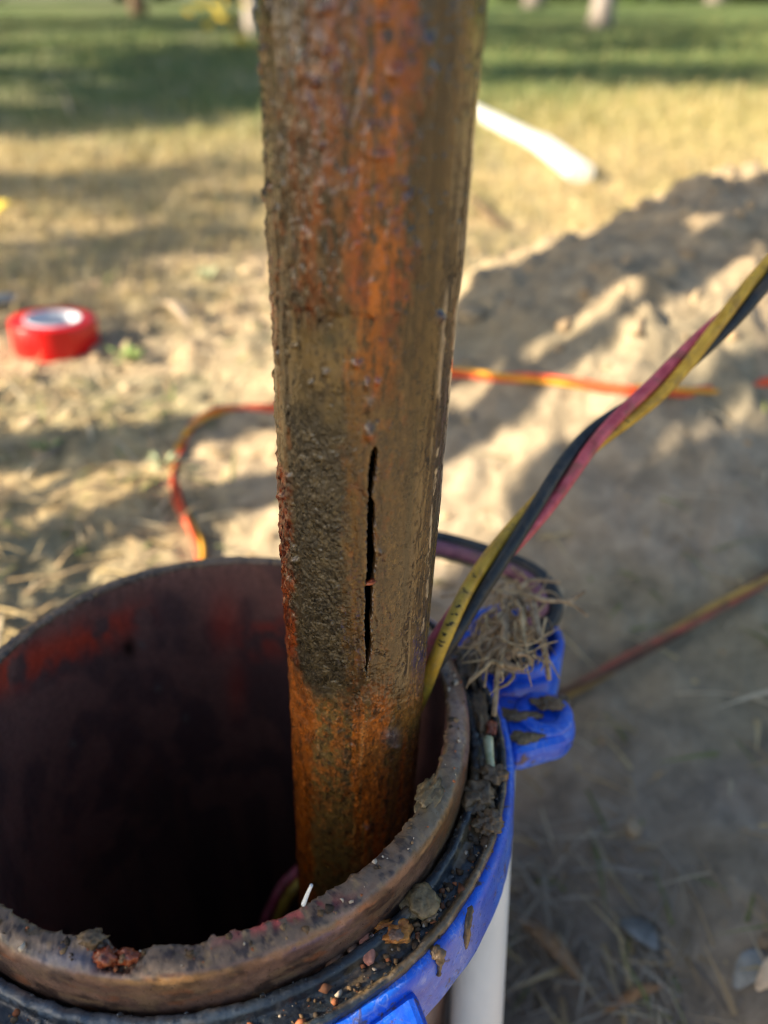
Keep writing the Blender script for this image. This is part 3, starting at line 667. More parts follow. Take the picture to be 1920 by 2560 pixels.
D = D + cm*(0.75 + 0.8*fbm(s*0.6, z*0.35, 4, 126))
D = D + 0.3*gm*sst(1000, 1150, pj)*fbm(s*0.9, z*0.6, 4, 127)
D = D + lo*0.3*fbm(s*0.6, z*0.4, 4, 128) + lo*0.45*sst(0.76, 0.735, wj)*sst(0.5, 0.54, wj)
sp = np.maximum(0, vn(z*0.35, s*0.2, 129) - 0.25)*1.3 + 0.5*np.maximum(0, vn(z*0.9, s*0.4, 130)-0.2)   # knobs along the left edge
D = D + sp*sst(0.10, 0.03, wv)*sst(1240, 1180, pyl)
def blob(qx, qy, rx, ry, h): return h*np.exp(-(((px-qx)/rx)**2+((py-qy)/ry)**2)**1.3)*(np.cos(THp) > 0)
BL = [(925, 1080, 15, 20, 1.3), (975, 1838, 24, 22, 1.0), (985, 1865, 16, 14, 0.8), (1100, 790, 9, 12, 1.3), (950, 388, 26, 11, 0.9), (985, 185, 14, 16, 0.8), (810, 365, 9, 8, 0.8), (795, 205, 10, 10, 0.9),
      (893, 910, 12, 10, 0.9), (815, 932, 9, 8, 0.8), (778, 958, 7, 8, 0.7), (918, 960, 8, 14, 0.9), (945, 955, 7, 8, 0.7), (735, 865, 9, 5, 0.6), (715, 1238, 10, 8, 0.8), (742, 1400, 8, 8, 0.9), (950, 1378, 7, 8, 0.8),
      (915, 2065, 12, 12, 0.8), (1040, 2000, 7, 18, 1.0), (930, 235, 10, 14, 0.6), (960, 50, 14, 12, 0.8), (812, 25, 14, 10, 0.8), (820, 130, 12, 10, 0.7), (1015, 500, 12, 22, 0.8), (1010, 460, 10, 14, 0.7), (925, 1010, 14, 30, 0.7)]
for b in BL: D = D + blob(*b)
C = mixc(C, lin(74, 64, 70), blob(1100, 790, 10, 12, 1) + 0.7*blob(975, 1838, 24, 24, 1))
C = mixc(C, lin(150, 84, 46), blob(928, 1090, 12, 12, 1)*0.8)
for b in BL: C = mixc(C, lin(170, 152, 146), 0.3*blob(b[0], b[1]-b[3]*0.45, b[2]*0.7, b[3]*0.4, 1)*(fine > -0.15))  # pale upper sides of the lumps: wet highlights painted in
glint = np.exp(-((wv-0.935+0.01*vn(z*0.1, 0*z, 140))/0.010)**2)*box(pyl, 1150, 1720, 40)*sst(-0.1, 0.2, fbs(s*0.9, z*0.35, 4, 141))  # broken pale line by the right edge: reflected light put into the colour
glint = np.maximum(glint, 0.8*np.exp(-((wv-0.905)/0.014)**2)*box(pyl, 760, 1180, 40)*sst(-0.2, 0.2, fbs(s*0.6, z*0.12, 4, 142)))
C = mixc(C, lin(196, 172, 136), glint*0.9); D = D + 0.2*glint
# crack
CL = np.array([[1112, 936], [1122, 928], [1130, 925], [1175, 921], [1223, 919], [1268, 919], [1324, 917], [1380, 916], [1448, 915], [1466, 913], [1511, 912], [1549, 910], [1597, 912], [1642, 913], [1687, 915], [1697, 917]], float)
CR = np.array([[1112, 937], [1122, 943], [1130, 945], [1175, 941], [1212, 934], [1231, 928], [1268, 940], [1309, 938], [1339, 936], [1410, 941], [1444, 936], [1466, 933], [1511, 932], [1556, 928], [1593, 930], [1631, 928], [1661, 921], [1690, 919], [1697, 918]], float)
e1 = np.interp(py, CL[:, 0], CL[:, 1]) - 0.4*sst(1112, 1150, py)*sst(1697, 1660, py) + 2.6*vn(z*1.6, 0*z, 131) + 1.8*vn(z*3.2, 0*z, 132); e2 = np.interp(py, CR[:, 0], CR[:, 1]) + 0.4*sst(1112, 1150, py)*sst(1697, 1660, py) + 2.6*vn(z*1.6, 0*z+9, 133) + 1.8*vn(z*3.2, 0*z+9, 134)
lipd = np.minimum(np.abs(px-e1), np.abs(px-e2)); incr = box(py, 1105, 1700, 10)
D = D + 0.22*np.exp(-(lipd/10)**2)*(0.8+0.6*vn(z*0.8, s*0.3, 180))*incr*(np.cos(THp) > 0)
C = mixc(C, lin(150, 112, 64), np.exp(-((lipd-3)/3)**2)*incr*(np.cos(THp) > 0)*0.4*(fine > 0.05))
C = mixc(C, lin(58, 42, 26), np.exp(-((lipd-14)/9)**2)*incr*(np.cos(THp) > 0)*0.6)
Rr = PR + D*0.001
P = pipe_pt(THp, Zp, Rr)
nz, na = THp.shape; V = P.reshape(-1, 3)
ii = np.arange(nz-1)[:, None]; kk = np.arange(na)[None]; k2 = (kk+1) % na
Q = np.stack([ii*na+kk, ii*na+k2, (ii+1)*na+k2, (ii+1)*na+kk], -1)
ce = lambda a: 0.25*(a[:-1] + a[1:] + np.roll(a, -1, 1)[:-1] + np.roll(a, -1, 1)[1:])
cpx, cpy = ce(px), ce(py)
dead = (cpx > ce(e1)) & (cpx < ce(e2)) & (cpy > 1112) & (cpy < 1697) & (ce(np.cos(THp)) > 0.3)
# walls of the crack
walls = []; newv = []; nb = len(V); Vin = pipe_pt(THp, Zp, np.full_like(THp, PR - 0.0036)).reshape(-1, 3)
mp = {}
def inner(iv):
    if iv not in mp: mp[iv] = nb + len(newv); newv.append(Vin[iv])
    return mp[iv]
di, dk_ = np.where(dead)
for a, b in zip(di, dk_):
    b2 = (b+1) % na
    if not dead[a-1, b]: e = (a*na+b, a*na+b2); walls.append((e[0], e[1], inner(e[1]), inner(e[0])))
    if not dead[a+1, b]: e = ((a+1)*na+b2, (a+1)*na+b); walls.append((e[0], e[1], inner(e[1]), inner(e[0])))
    if not dead[a, b-1]: e = ((a+1)*na+b, a*na+b); walls.append((e[0], e[1], inner(e[1]), inner(e[0])))
    if not dead[a, b2]: e = (a*na+b2, (a+1)*na+b2); walls.append((e[0], e[1], inner(e[1]), inner(e[0])))
Q = Q[~dead].reshape(-1, 4)
if newv:
    V = np.vstack([V, np.array(newv)]); Q = np.vstack([Q, np.array(walls)])
ne = len(newv)
def ext(a, v=0.0): return np.concatenate([a.ravel(), np.full(ne, v)])
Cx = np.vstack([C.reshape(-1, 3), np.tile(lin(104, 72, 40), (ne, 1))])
slime = np.clip(gm*sst(1000, 1200, pj) + 0.55*br + 0.35*oc + 0.5*lo*box(pyl, 1700, 1950, 60), 0, 1)
wet = np.clip(rs*0.9 + 0.5*np.maximum(up, om), 0, 1)
pipe = thing('drop_pipe', 'rusty wet steel pipe with a long black crack standing in the well', 'pipe', (PB[0]-0.7*PD[0], PB[1]-0.7*PD[1], -0.7))
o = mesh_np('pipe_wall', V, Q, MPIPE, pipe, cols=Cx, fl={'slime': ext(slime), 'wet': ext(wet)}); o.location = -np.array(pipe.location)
# inner wall that ends the pipe at its top
ctop = pipe_axis(np.array(0.75)); mb = MB()
mb.add([ctop + np.array([PR*math.cos(a), PR*math.sin(a), 0]) for a in np.linspace(0, 6.283, 49)[:-1]] + [ctop + np.array([0.0175*math.cos(a), 0.0175*math.sin(a), 0]) for a in np.linspace(0, 6.283, 49)[:-1]]
       + [ctop + np.array([0.0175*math.cos(a), 0.0175*math.sin(a), -0.06]) for a in np.linspace(0, 6.283, 49)[:-1]],
       [(k, (k+1) % 48, 48 + (k+1) % 48, 48+k) for k in range(48)] + [(48+k, 48 + (k+1) % 48, 96 + (k+1) % 48, 96+k) for k in range(48)] + [tuple(96+k for k in range(48))])
o = mb.build('pipe_end', MMUD, pipe); o.location = -np.array(pipe.location)
def on_pipe(qx, qy, lift=0.0):
    d = ray(qx, qy); tt = np.linspace(0.1, 0.4, 6000); Pp = CAM + d*tt[:, None]
    ax = pipe_axis(Pp[:, 2]); r = np.hypot(Pp[:, 0]-ax[:, 0], Pp[:, 1]-ax[:, 1])
    k = np.argmax(r < PR + lift); return Pp[k] if r[k] < PR + lift else None
PL = np.array(pipe.location)
p = on_pipe(926, 1455, 0.0); rock('rust_bridge', p - PL, (0.0016, 0.0010, 0.0006), MRUSTRED, 4, 0.5, 3, parent=pipe, rot=(0, R(-18), 0))
p = on_pipe(905, 1842, 0.0004)
# water beads, joined
drops = [(b[0], b[1], min(b[2], b[3])*0.45) for b in BL]
for q in range(60):
    qy = random.choice([random.uniform(0, 1000), random.uniform(0, 1000), random.uniform(1000, 2050)])
    wl_, wr_ = 655 + 0.043*qy, 1205 - 0.089*qy
    drops.append((wl_ + (wr_-wl_)*random.uniform(0.12, 0.72), qy, random.uniform(1.5, 4.0)))
for q in range(46):
    qy = random.uniform(0, 760); wl_, wr_ = 655 + 0.043*qy, 1205 - 0.089*qy
    drops.append((wl_ + (wr_-wl_)*random.choice((random.gauss(0.27, 0.05), random.gauss(0.56, 0.06))), qy, random.uniform(3.0, 7.5)))
Pd = []; Sd = []
for (qx, qy, r_) in drops:
    for lf in ((0.0011,) if not (900 < qx < 952 and 1080 < qy < 1710) else ()):
        p = on_pipe(qx, qy - r_*0.5, 0.0002)
        if p is None: continue
        kx = np.argmin(np.abs(ZA - p[2])); ax = pipe_axis(p[2]); th = math.atan2(p[0]-ax[0], -(p[1]-ax[1])); ka = np.argmin(np.abs(TA - th))
        Pd.append(pipe_pt(np.array(TA[ka]), np.array(p[2]), np.array(Rr[kx, ka]))); Sd.append(psize(r_, p))
def beads(name, Pd, Sd, mat, parent, off):
    import bmesh as _b
    bm = _b.new(); _b.ops.create_icosphere(bm, subdivisions=2, radius=1.0); bv = np.array([v.co for v in bm.verts]); bf = np.array([[v.index for v in f.verts] for f in bm.faces]); bm.free()
    n = len(Pd); Pd = np.array(Pd); Sd = np.array(Sd); m = len(bv)
    V = (bv[None]*Sd[:, None, None]*np.array([1, 0.9, 1.15]) + Pd[:, None] - off).reshape(-1, 3)
    T = (bf[None] + m*np.arange(n)[:, None, None]).reshape(-1, 3)
    return mesh_np(name, V, None, mat, parent, T=T)
o = beads('water_beads', Pd, Sd, MWATER, pipe, PL); o['kind'] = 'stuff'

# ================================================================== CABLES
def turn_to(path, px_, py_, order, sgn, pitch):
    # phase that brings the strands at this place into the given left-to-right order
    P = [Vector(p) for p in path]; bi = min(range(len(P)), key=lambda i: (project(np.array(P[i]))[0]-px_)**2 + (project(np.array(P[i]))[1]-py_)**2)
    best = None
    for d in range(0, 360, 6):
        st = strand_pts(P, 0.0029, pitch, R(d), sgn)
        u = [project(np.array(st[k][bi])) for k in range(3)]; dep = [float(depth(np.array(st[k][bi]))) for k in range(3)]
        q = [a - b*0.4 for a, b in u]
        sc_ = (q[order[1]]-q[order[0]]) + (q[order[2]]-q[order[1]]) - 3*abs(q[order[1]]-0.5*(q[order[0]]+q[order[2]])) + 4000*(min(dep[order[0]], dep[order[2]]) - dep[order[1]])
        if best is None or sc_ > best[0]: best = (sc_, d)
    return R(best[1]), best[0]
def strand_pts(P, rh, pitch, phase, sgn):
    m = len(P); strands = [[], [], []]; Lc = 0; t = (P[1]-P[0]).normalized(); ref = Vector((0, 0, 1)); nv = (ref - t*ref.dot(t)).normalized()
    for i in range(m):
        t = (P[min(i+1, m-1)] - P[max(i-1, 0)]).normalized(); nv = (nv - t*nv.dot(t)).normalized(); b = t.cross(nv)
        if i: Lc += (P[i]-P[i-1]).length
        for k in range(3):
            a = phase + sgn*2*math.pi*Lc/pitch + 2*math.pi*k/3
            strands[k].append(P[i] + (nv*math.cos(a) + b*math.sin(a))*rh)
    return strands
def bundle(root, path, rs_, rh, pitch, phase, mats, names, n=9, sgn=1, off=None):
    P = [Vector(p) for p in path]; m = len(P); strands = [[], [], []]; Lc = 0
    t = (P[1]-P[0]).normalized(); nv = t.orthogonal().normalized()
    ref = Vector((0, 0, 1)); nv = (ref - t*ref.dot(t)).normalized()
    for i in range(m):
        t = (P[min(i+1, m-1)] - P[max(i-1, 0)]).normalized(); nv = (nv - t*nv.dot(t)).normalized(); b = t.cross(nv)
        if i: Lc += (P[i]-P[i-1]).length
        for k in range(3):
            a = phase + sgn*2*math.pi*Lc/pitch + 2*math.pi*k/3
            strands[k].append(P[i] + (nv*math.cos(a) + b*math.sin(a))*rh)
    obs = []
    L0 = Vector(root.location)
    for k in range(3):
        mb = MB(); mb.tube([p - L0 for p in strands[k]], rs_, n); obs.append(mb.build(names[k], mats[k], root))
    return strands, obs
WN = ['yellow_wire', 'red_wire', 'black_wire']
main = [at(2300, 350, 0.285), at(2080, 520, 0.285), at(1905, 700, 0.283), at(1800, 812, 0.281), at(1652, 962, 0.279), at(1480, 1103, 0.272), at(1330, 1288, 0.263), at(1186, 1474, 0.256), at(1107, 1605, 0.251), at(1036, 1740, 0.262), at(930, 1930, 0.300), at(790, 2150, 0.335), at(708, 2240, 0.336), at(650, 2380, 0.36), at(640, 2600, 0.45)]
mp_ = catmull(main[::-1], 22)
r_ = thing('power_cable', 'twisted yellow red and black cable slanting up past the cracked pipe into the casing', 'cable', mp_[0])
CW = [MYEL, MRED, MBLK]; CN = WN; cand = [turn_to(mp_, 1150, 1540, (1, 0, 2), -1, 0.150), turn_to(mp_, 1150, 1540, (2, 0, 1), -1, 0.150)]
if cand[1][1] > cand[0][1]: CW = [MYEL, MBLK, MRED]; CN = ['yellow_wire', 'black_wire', 'red_wire']; cand = cand[::-1]
STR, WOB = bundle(r_, mp_, 0.00235, 0.0027, 0.150, cand[0][0], CW, CN, 12, sgn=-1)

loop = [(0.108, 0.054, -0.10), (0.112, 0.056, -0.03), (0.1225, 0.062, -0.016), (0.118, 0.076, -0.011), (0.100, 0.087, -0.009), (0.080, 0.094, -0.007), (0.060, 0.092, -0.002), (0.042, 0.076, 0.006), (0.030, 0.056, -0.02), (0.03, 0.05, -0.12)]
lp = catmull(loop, 14)
r_ = thing('power_cable', 'black topped cable loop arching over the far rim behind the root clump', 'cable', lp[0])
bundle(r_, lp, 0.0030, 0.0034, 9.0, R(330), [MMAUVE, MBLK, MPALE], ['red_wire', 'black_wire', 'yellow_wire'], 10)

gc = [(505, 1420), (500, 1370), (470, 1310), (440, 1240), (436, 1170), (455, 1100), (490, 1055), (545, 1030), (610, 1018), (690, 1010), (790, 985), (900, 955), (1010, 938), (1130, 935), (1250, 943), (1400, 958), (1500, 972), (1640, 985), (1760, 975), (1930, 955), (2100, 930), (2300, 900)]
gs_ = [2, 2, 2, 1, -1, -2.5, -1, 0.5, -1, -2.5, 0, 2, 2, 1, 0, 2, 1, 2, -1, 0, 1, 1]
gp_ = catmull([on_ground(a, b, 0.002) + np.array([0, 0, 0.001*c_]) for (a, b), c_ in zip(gc, gs_)], 12)
r_ = thing('power_cable', 'orange and yellow cable lying across the sunlit dirt behind the pipe', 'cable', gp_[0])
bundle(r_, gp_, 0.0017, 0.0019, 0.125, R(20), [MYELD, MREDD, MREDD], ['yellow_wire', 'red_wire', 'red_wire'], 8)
rc_ = [(1330, 1800), (1420, 1740), (1490, 1705), (1600, 1640), (1700, 1585), (1800, 1525), (1920, 1455), (2100, 1350)]
gp_ = catmull([on_ground(a, b, 0.006) + np.array([0, 0, 0.004]) for a, b in rc_], 12)
r_ = thing('power_cable', 'dusty cable in the shaded hollow running out from behind the blue ear', 'cable', gp_[0])
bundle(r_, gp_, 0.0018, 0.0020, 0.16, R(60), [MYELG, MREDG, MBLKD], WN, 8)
# worn black print along the yellow wire
ys = STR[0]; seg = [i for i in range(len(ys))]
mb = MB(); L0 = Vector(WOB[0].parent.location)
for (qx, qy) in ((1196, 1455), (1166, 1528), (1150, 1545), (1138, 1560), (1130, 1572), (1118, 1590), (1113, 1601), (1105, 1612), (1180, 1490), (1502, 1030), (1470, 1055), (1438, 1085), (1520, 1012)):
    bi = min(range(len(ys)), key=lambda i: (project(np.array(ys[i]))[0]-qx)**2 + (project(np.array(ys[i]))[1]-qy)**2)
    p = ys[bi]; tdir = (ys[min(bi+1, len(ys)-1)] - ys[bi-1]).normalized(); vd = (Vector(CAM) - p).normalized()
    nrm = (vd - tdir*vd.dot(tdir)).normalized(); sd = tdir.cross(nrm)
    for st_ in range(3):
        aa = random.uniform(-0.55, 0.25) + 0.0; o0 = random.uniform(-0.0006, 0.0006)
        vs = []
        for (u, a_) in ((-0.00022, -0.16), (0.00022, -0.16), (0.00035, 0.16), (-0.0001, 0.16)):
            an = aa + a_*1.3; vs.append(p - L0 + tdir*(u + o0) + (nrm*math.cos(an) + sd*math.sin(an))*0.00241)
        mb.add(vs, [(0, 1, 2, 3)])
mb.build('print_mark', MPRINT, WOB[0].parent, False)['kind'] = 'stuff'

# ================================================================== ROOTS, MUD, CHIPS ON THE CAP
def rloc(px_, py_, zl=-0.0175): return on_rim(px_, py_, zl)
rt = thing('root_clump', 'tangled dry pale root clump hanging over the blue conduit hub', 'roots', on_rim(1270, 1560, -0.004))
RL = Vector(rt.location)
specs = [[(1262, 1500, 4), (1262, 1590, 4), (1248, 1650, 0), (1235, 1790, -10)], [(1330, 1500, 4), (1345, 1580, 4), (1362, 1630, 0), (1372, 1700, -8)],
         [(1250, 1650, 0), (1275, 1665, -1), (1310, 1672, -3)], [(1310, 1480, 6), (1360, 1500, 6), (1420, 1505, 5), (1470, 1540, 3)], [(1420, 1505, 5), (1462, 1478, 6)],
         [(1255, 1560, 3), (1210, 1590, 1), (1170, 1625, -3)], [(1240, 1520, 5), (1200, 1550, 2), (1185, 1600, -2)], [(1262, 1580, 4), (1225, 1640, 0), (1195, 1665, -4)], [(1300, 1470, 7), (1330, 1450, 7), (1400, 1455, 5)]]
for q, sp_ in enumerate(specs):
    pts = catmull([on_rim(a, b, c*0.001) for a, b, c in sp_], 6); m = len(pts)
    mb = MB(); mb.tube([Vector(p) - RL for p in pts], [(0.0017 if q < 3 else 0.0011)*(1 - 0.5*k/m) for k in range(m)], 7); mb.build('root', MROOT, rt)
MSTRAW = simple('straw_root', tuple(lin(150, 126, 90)), tuple(lin(206, 184, 142)), 0.8, 300, 0.5, 0.0006)
for q in range(120):
    c0 = np.array([random.gauss(1272, 40), random.gauss(1545, 62)]); a = random.gauss(1.75, 0.9); L = random.uniform(30, 70) if q % 3 else random.uniform(80, 170)
    d = np.array([math.cos(a), math.sin(a)])*L; pts = [c0]; hd = a
    z0 = random.uniform(-2, 8); zz_ = [z0]
    for k in range(4):
        hd += random.gauss(0, 0.55); pts.append(pts[-1] + np.array([math.cos(hd), math.sin(hd)])*L/4); zz_.append(zz_[-1] + random.uniform(-2.6, 1.0))
    pts = catmull([on_rim(*p, z_*0.001) for p, z_ in zip(pts, zz_)], 3); r0 = random.choice((0.0003, 0.0004, 0.0005, 0.0009))
    mb = MB(); mb.tube([Vector(p) - RL for p in pts], [r0*(1-0.55*k/len(pts)) for k in range(len(pts))], 5); mb.build('root', random.choice((MROOT, MSTRAW)), rt)
rock('soil_ball', (0, 0, -0.006), (0.0095, 0.009, 0.007), MROOT, 33, 0.5, 3, parent=rt)

def lump(name, qx, qy, rx, ry, mat, label, cat, seed, zl=-0.0175, hz=0.6, rough=0.35, rot=0, sub=4, group=None, freq=1.6):
    P = on_rim(qx, qy, zl); k = psize(1, P)
    sx, sy = rx*k, ry*k*1.05; sz = min(sx, sy)*hz
    return rock(name, (P[0], P[1], P[2] + sz*0.55), (sx, sy, sz), mat, seed, rough, sub, label, cat, group, rot=(TILT, 0, R(rot)), freq=freq)
MG = 'mud lumps on the gasket'
lump('mud_clump', 1050, 2258, 46, 44, MMUD2, 'round olive mud lump on the gasket, larger than its neighbours', 'mud', 1, hz=0.5, rough=0.3, group=MG)
lump('mud_clump', 1232, 1945, 34, 26, MMUD, 'brown mud lump on the gasket just below the green twig', 'mud', 2, hz=0.8, rough=0.55, group=MG)
lump('mud_clump', 1190, 2000, 40, 40, MMUD, 'dark mud heap midway between the green twig and the cracked wedge of mud', 'mud', 3, hz=0.55, rough=0.6, group=MG)
lump('mud_clump', 1222, 2062, 34, 30, MMUD, 'mud wedge poking over the blue edge at right of the gasket', 'mud', 4, hz=0.6, rough=0.55, group=MG)
lump('mud_clump', 1195, 1790, 22, 60, MMUD, 'long mud smear between the casing rim and the blue ear', 'mud', 5, hz=0.6, rough=0.6, group=MG)
lump('mud_clump', 1370, 1760, 36, 22, MMUD, 'dark mud dab on top of the blue bolt ear', 'mud', 6, zl=-0.0195, hz=0.35, rough=0.6, group=MG)
lump('mud_clump', 1285, 1790, 60, 18, MMUD, 'brown mud streak where the bolt ear joins the flange', 'mud', 7, zl=-0.0205, hz=0.4, rough=0.6, group=MG)
lump('mud_clump', 1310, 1845, 40, 16, MMUD2, 'thin mud smear on the near edge of the blue ear', 'mud', 41, zl=-0.0205, hz=0.3, rough=0.6, group=MG)
lump('mud_clump', 1408, 1752, 16, 14, MMUD, 'small mud dab at the tip of the blue ear', 'mud', 42, zl=-0.0205, hz=0.4, rough=0.6, group=MG)
lump('mud_clump', 1170, 1690, 26, 46, MMUD, 'blackish mud under the roots behind the rim', 'mud', 8, zl=-0.019, hz=0.7, rough=0.6, group=MG)
lump('mud_clump', 1215, 1640, 50, 60, MMUD, 'dark mud under the left side of the root clump', 'mud', 31, zl=-0.0215, hz=0.6, rough=0.6, group=MG)
lump('mud_clump', 1290, 1640, 44, 40, MBLK, 'black rubber scrap under the lower roots', 'rubber', 32, zl=-0.0215, hz=0.5, rough=0.5)
lump('mud_clump', 1072, 1985, 24, 50, MMUD2, 'olive mud smeared on top of the casing rim', 'mud', 9, zl=-0.001, hz=0.3, rough=0.6, rot=-30, group=MG)
lump('orange_stone', 985, 2332, 46, 26, MORANGE, 'orange crusted lump on the gasket beside the pink chip', 'stone', 11, hz=0.6, rough=0.5, rot=0)
lump('dirt_crumb', 990, 2338, 18, 12, MFLAKE, 'grey pit of dirt lying on the orange crusted lump', 'dirt', 12, zl=-0.0142, hz=0.5, rough=0.4)
lump('pink_chip', 918, 2372, 19, 42, MPINK, 'long pink rust chip on the gasket standing on end', 'rust chip', 13, hz=0.55, rough=0.14, rot=12, freq=1.0)
lump('dirt_crumb', 905, 2322, 26, 16, MMUD, 'brown crumb of dirt at the upper end of the pink chip', 'dirt', 14, hz=0.7, rough=0.6)
lump('rust_flake', 838, 2405, 22, 36, MFLAKE, 'brown angular flake on the gasket left of the pink chip', 'rust chip', 15, hz=0.3, rough=0.35, rot=-15, sub=1, freq=1.1)
lump('dirt_crumb', 884, 2376, 14, 13, MFLAKE, 'small grey crumb between the pink chip and the brown flake', 'dirt', 16, hz=0.7, rough=0.4, sub=2)
lump('rust_flake', 715, 2418, 36, 14, MRUSTRED, 'flat dark red rust flake against the foot of the casing rim', 'rust chip', 17, zl=-0.0150, hz=0.3, rough=0.45, rot=14, sub=2)
lump('mud_clump', 1072, 2290, 18, 14, MMUD, 'little brown lump at the lower edge of the round olive lump', 'mud', 18, hz=0.8, rough=0.5, group=MG)
lump('rust_flake', 1228, 1822, 14, 22, MRUSTRED, 'small orange rust bit above the green twig', 'rust chip', 19, zl=-0.016, hz=0.6, rough=0.4, rot=0)
# mud runs on the outside of the flange
def on_skirt(qx, qy):
    d = ray(qx, qy); t_ = np.linspace(0.12, 0.35, 8000); Pq = (CAM + d*t_[:, None]) @ RM3
    r = np.hypot(Pq[:, 0], Pq[:, 1]); k = np.argmax((r < 0.1008) & (Pq[:, 2] < -0.0195)); return RM3 @ Pq[k]
for q, (lab, pts) in enumerate((('brown mud splat with a drip on the blue flange below the gasket', [(1078, 2372, 11), (1088, 2380, 20), (1098, 2388, 17), (1100, 2405, 9), (1098, 2425, 5), (1096, 2436, 7)]),
                               ('long thin mud run down the right side of the blue flange', [(1178, 2262, 7), (1172, 2290, 10), (1168, 2320, 10), (1165, 2350, 9), (1164, 2368, 5)]))):
    P0 = on_skirt(pts[0][0], pts[0][1]); mb = MB()
    for (a, b, r__) in pts:
        pass
    ps = catmull([on_skirt(a, b) for a, b, _ in pts], 4); rs2 = np.interp(np.linspace(0, 1, len(ps)), np.linspace(0, 1, len(pts)), [psize(c, P0) for *_, c in pts])
    mb.tube([Vector(p - P0) for p in ps], [r__*(1+0.25*random.uniform(-1, 1)) for r__ in rs2], 8)
    o = mb.build('mud_splat', MMUD, None); o.location = P0; tag(o, lab, 'mud')
def rod(name, pts, rad, mat, label, cat, n=7):
    P0 = Vector(pts[0]); mb = MB(); ps = catmull(pts, 6); m = len(ps)
    mb.tube([Vector(p) - P0 for p in ps], [rad*(1 - 0.35*k/m) for k in range(m)], n); o = mb.build(name, mat); o.location = P0
    return tag(o, label, cat)
MTW = simple('green_twig', tuple(lin(150, 160, 120)), tuple(lin(206, 206, 172)), 0.6, 200, 0.2)
rod('twig', [on_rim(1220, 1845, -0.013), on_rim(1224, 1890, -0.014), on_rim(1230, 1935, -0.015)], 0.0017, MTW, 'pale green twig stub on the gasket beside the blue flange', 'twig')
rod('white_splinter', [on_rim(758, 2262, 0.001), on_rim(768, 2236, 0.004), on_rim(779, 2212, 0.007)], 0.0006, MGUT, 'tiny white splinter standing on the rim at the foot of the pipe', 'splinter')
# crumbs and beads on gasket and rim
n = 620; th = rng.uniform(R(-150), R(45), n); rad = np.where(rng.uniform(0, 1, n) < 0.7, rng.uniform(0.0895, 0.0965, n), rng.uniform(0.0785, 0.0835, n))
zl = np.where(rad > 0.086, -0.0182, -0.0003); Pc = np.stack([rad*np.cos(th), rad*np.sin(th), zl], 1) @ RM3.T
S = 0.00018 + 0.0011*rng.uniform(0, 1, n)**3
o = clods('dirt_crumbs', Pc, S, pickc(n, [lin(96, 76, 54), lin(130, 106, 78), lin(60, 50, 40), lin(150, 92, 60), lin(180, 168, 150)]), MCRUMB); tag(o, kind='stuff')
n = 70; th = rng.normal(R(-28), R(20), n); rad = rng.uniform(0.0885, 0.0975, n); Pc = np.stack([rad*np.cos(th), rad*np.sin(th), np.full(n, -0.0180)], 1) @ RM3.T
S = 0.0006 + 0.0016*rng.uniform(0, 1, n)**2.5
o = clods('mud_crumbs', Pc, S, pickc(n, [lin(76, 60, 44), lin(98, 78, 56), lin(58, 48, 38), lin(110, 72, 50)]), MCRUMB); tag(o, kind='stuff')
n = 260; th = rng.uniform(R(-140), R(0), n); rad = rng.uniform(0.0862, 0.0965, n); zl = np.where((rad < 0.0888), -0.0150, np.where(rad > 0.095, -0.0163, -0.0183))
Pc = np.stack([rad*np.cos(th), rad*np.sin(th), zl], 1) @ RM3.T
o = beads('gasket_water_beads', Pc, 0.00015 + 0.0006*rng.uniform(0, 1, n)**2.5, MWATER, None, np.zeros(3)); tag(o, kind='stuff')

# ================================================================== THINGS ON THE GROUND
# roll of tape
TP = on_ground(147, 850); TC = np.array([TP[0], TP[1], TP[2]])
TC = at(146, 850, 0.66); TC = on_ground(146, 876); 
tp = thing('tape_roll', 'roll of red electrical tape with a pale grey core lying on the dirt', 'tape', (TC[0], TC[1], TC[2] - 0.002), (R(-3), R(3), 0))
rt_ = psize(101, TC); hh = rt_*0.86
V, Q, _, _ = lathe_grid([(rt_*0.66, 0.0004), (rt_*0.97, 0), (rt_, 0.001), (rt_, hh-0.001), (rt_*0.98, hh), (rt_*0.66, hh-0.0006)], 72); mesh_np('tape_winding', V, Q, MTAPE, tp)
V, Q, _, _ = lathe_grid([(rt_*0.655, 0.0003), (rt_*0.655, hh+0.0004), (rt_*0.60, hh+0.0004), (rt_*0.60, 0.0003), (rt_*0.655, 0.0003)], 72); mesh_np('tape_core', V, Q, MCORE, tp)
mb = MB(); fr_ = []
for k in range(9):
    a_ = R(-95 + k*6); r1 = rt_*(1.006 + 0.05*(k/8)**2)
    fr_ += [(r1*math.cos(a_), r1*math.sin(a_), 0.001), (r1*math.cos(a_), r1*math.sin(a_), hh-0.001)]
mb.add(fr_ + [(x_*1.006, y_*1.006, z_) for x_, y_, z_ in fr_], [(2*k, 2*k+2, 2*k+3, 2*k+1) for k in range(8)] + [(18+2*k, 18+2*k+1, 18+2*k+3, 18+2*k+2) for k in range(8)] + [(16, 34, 35, 17), (0, 1, 19, 18)])
mb.build('loose_end', MTAPE, tp)
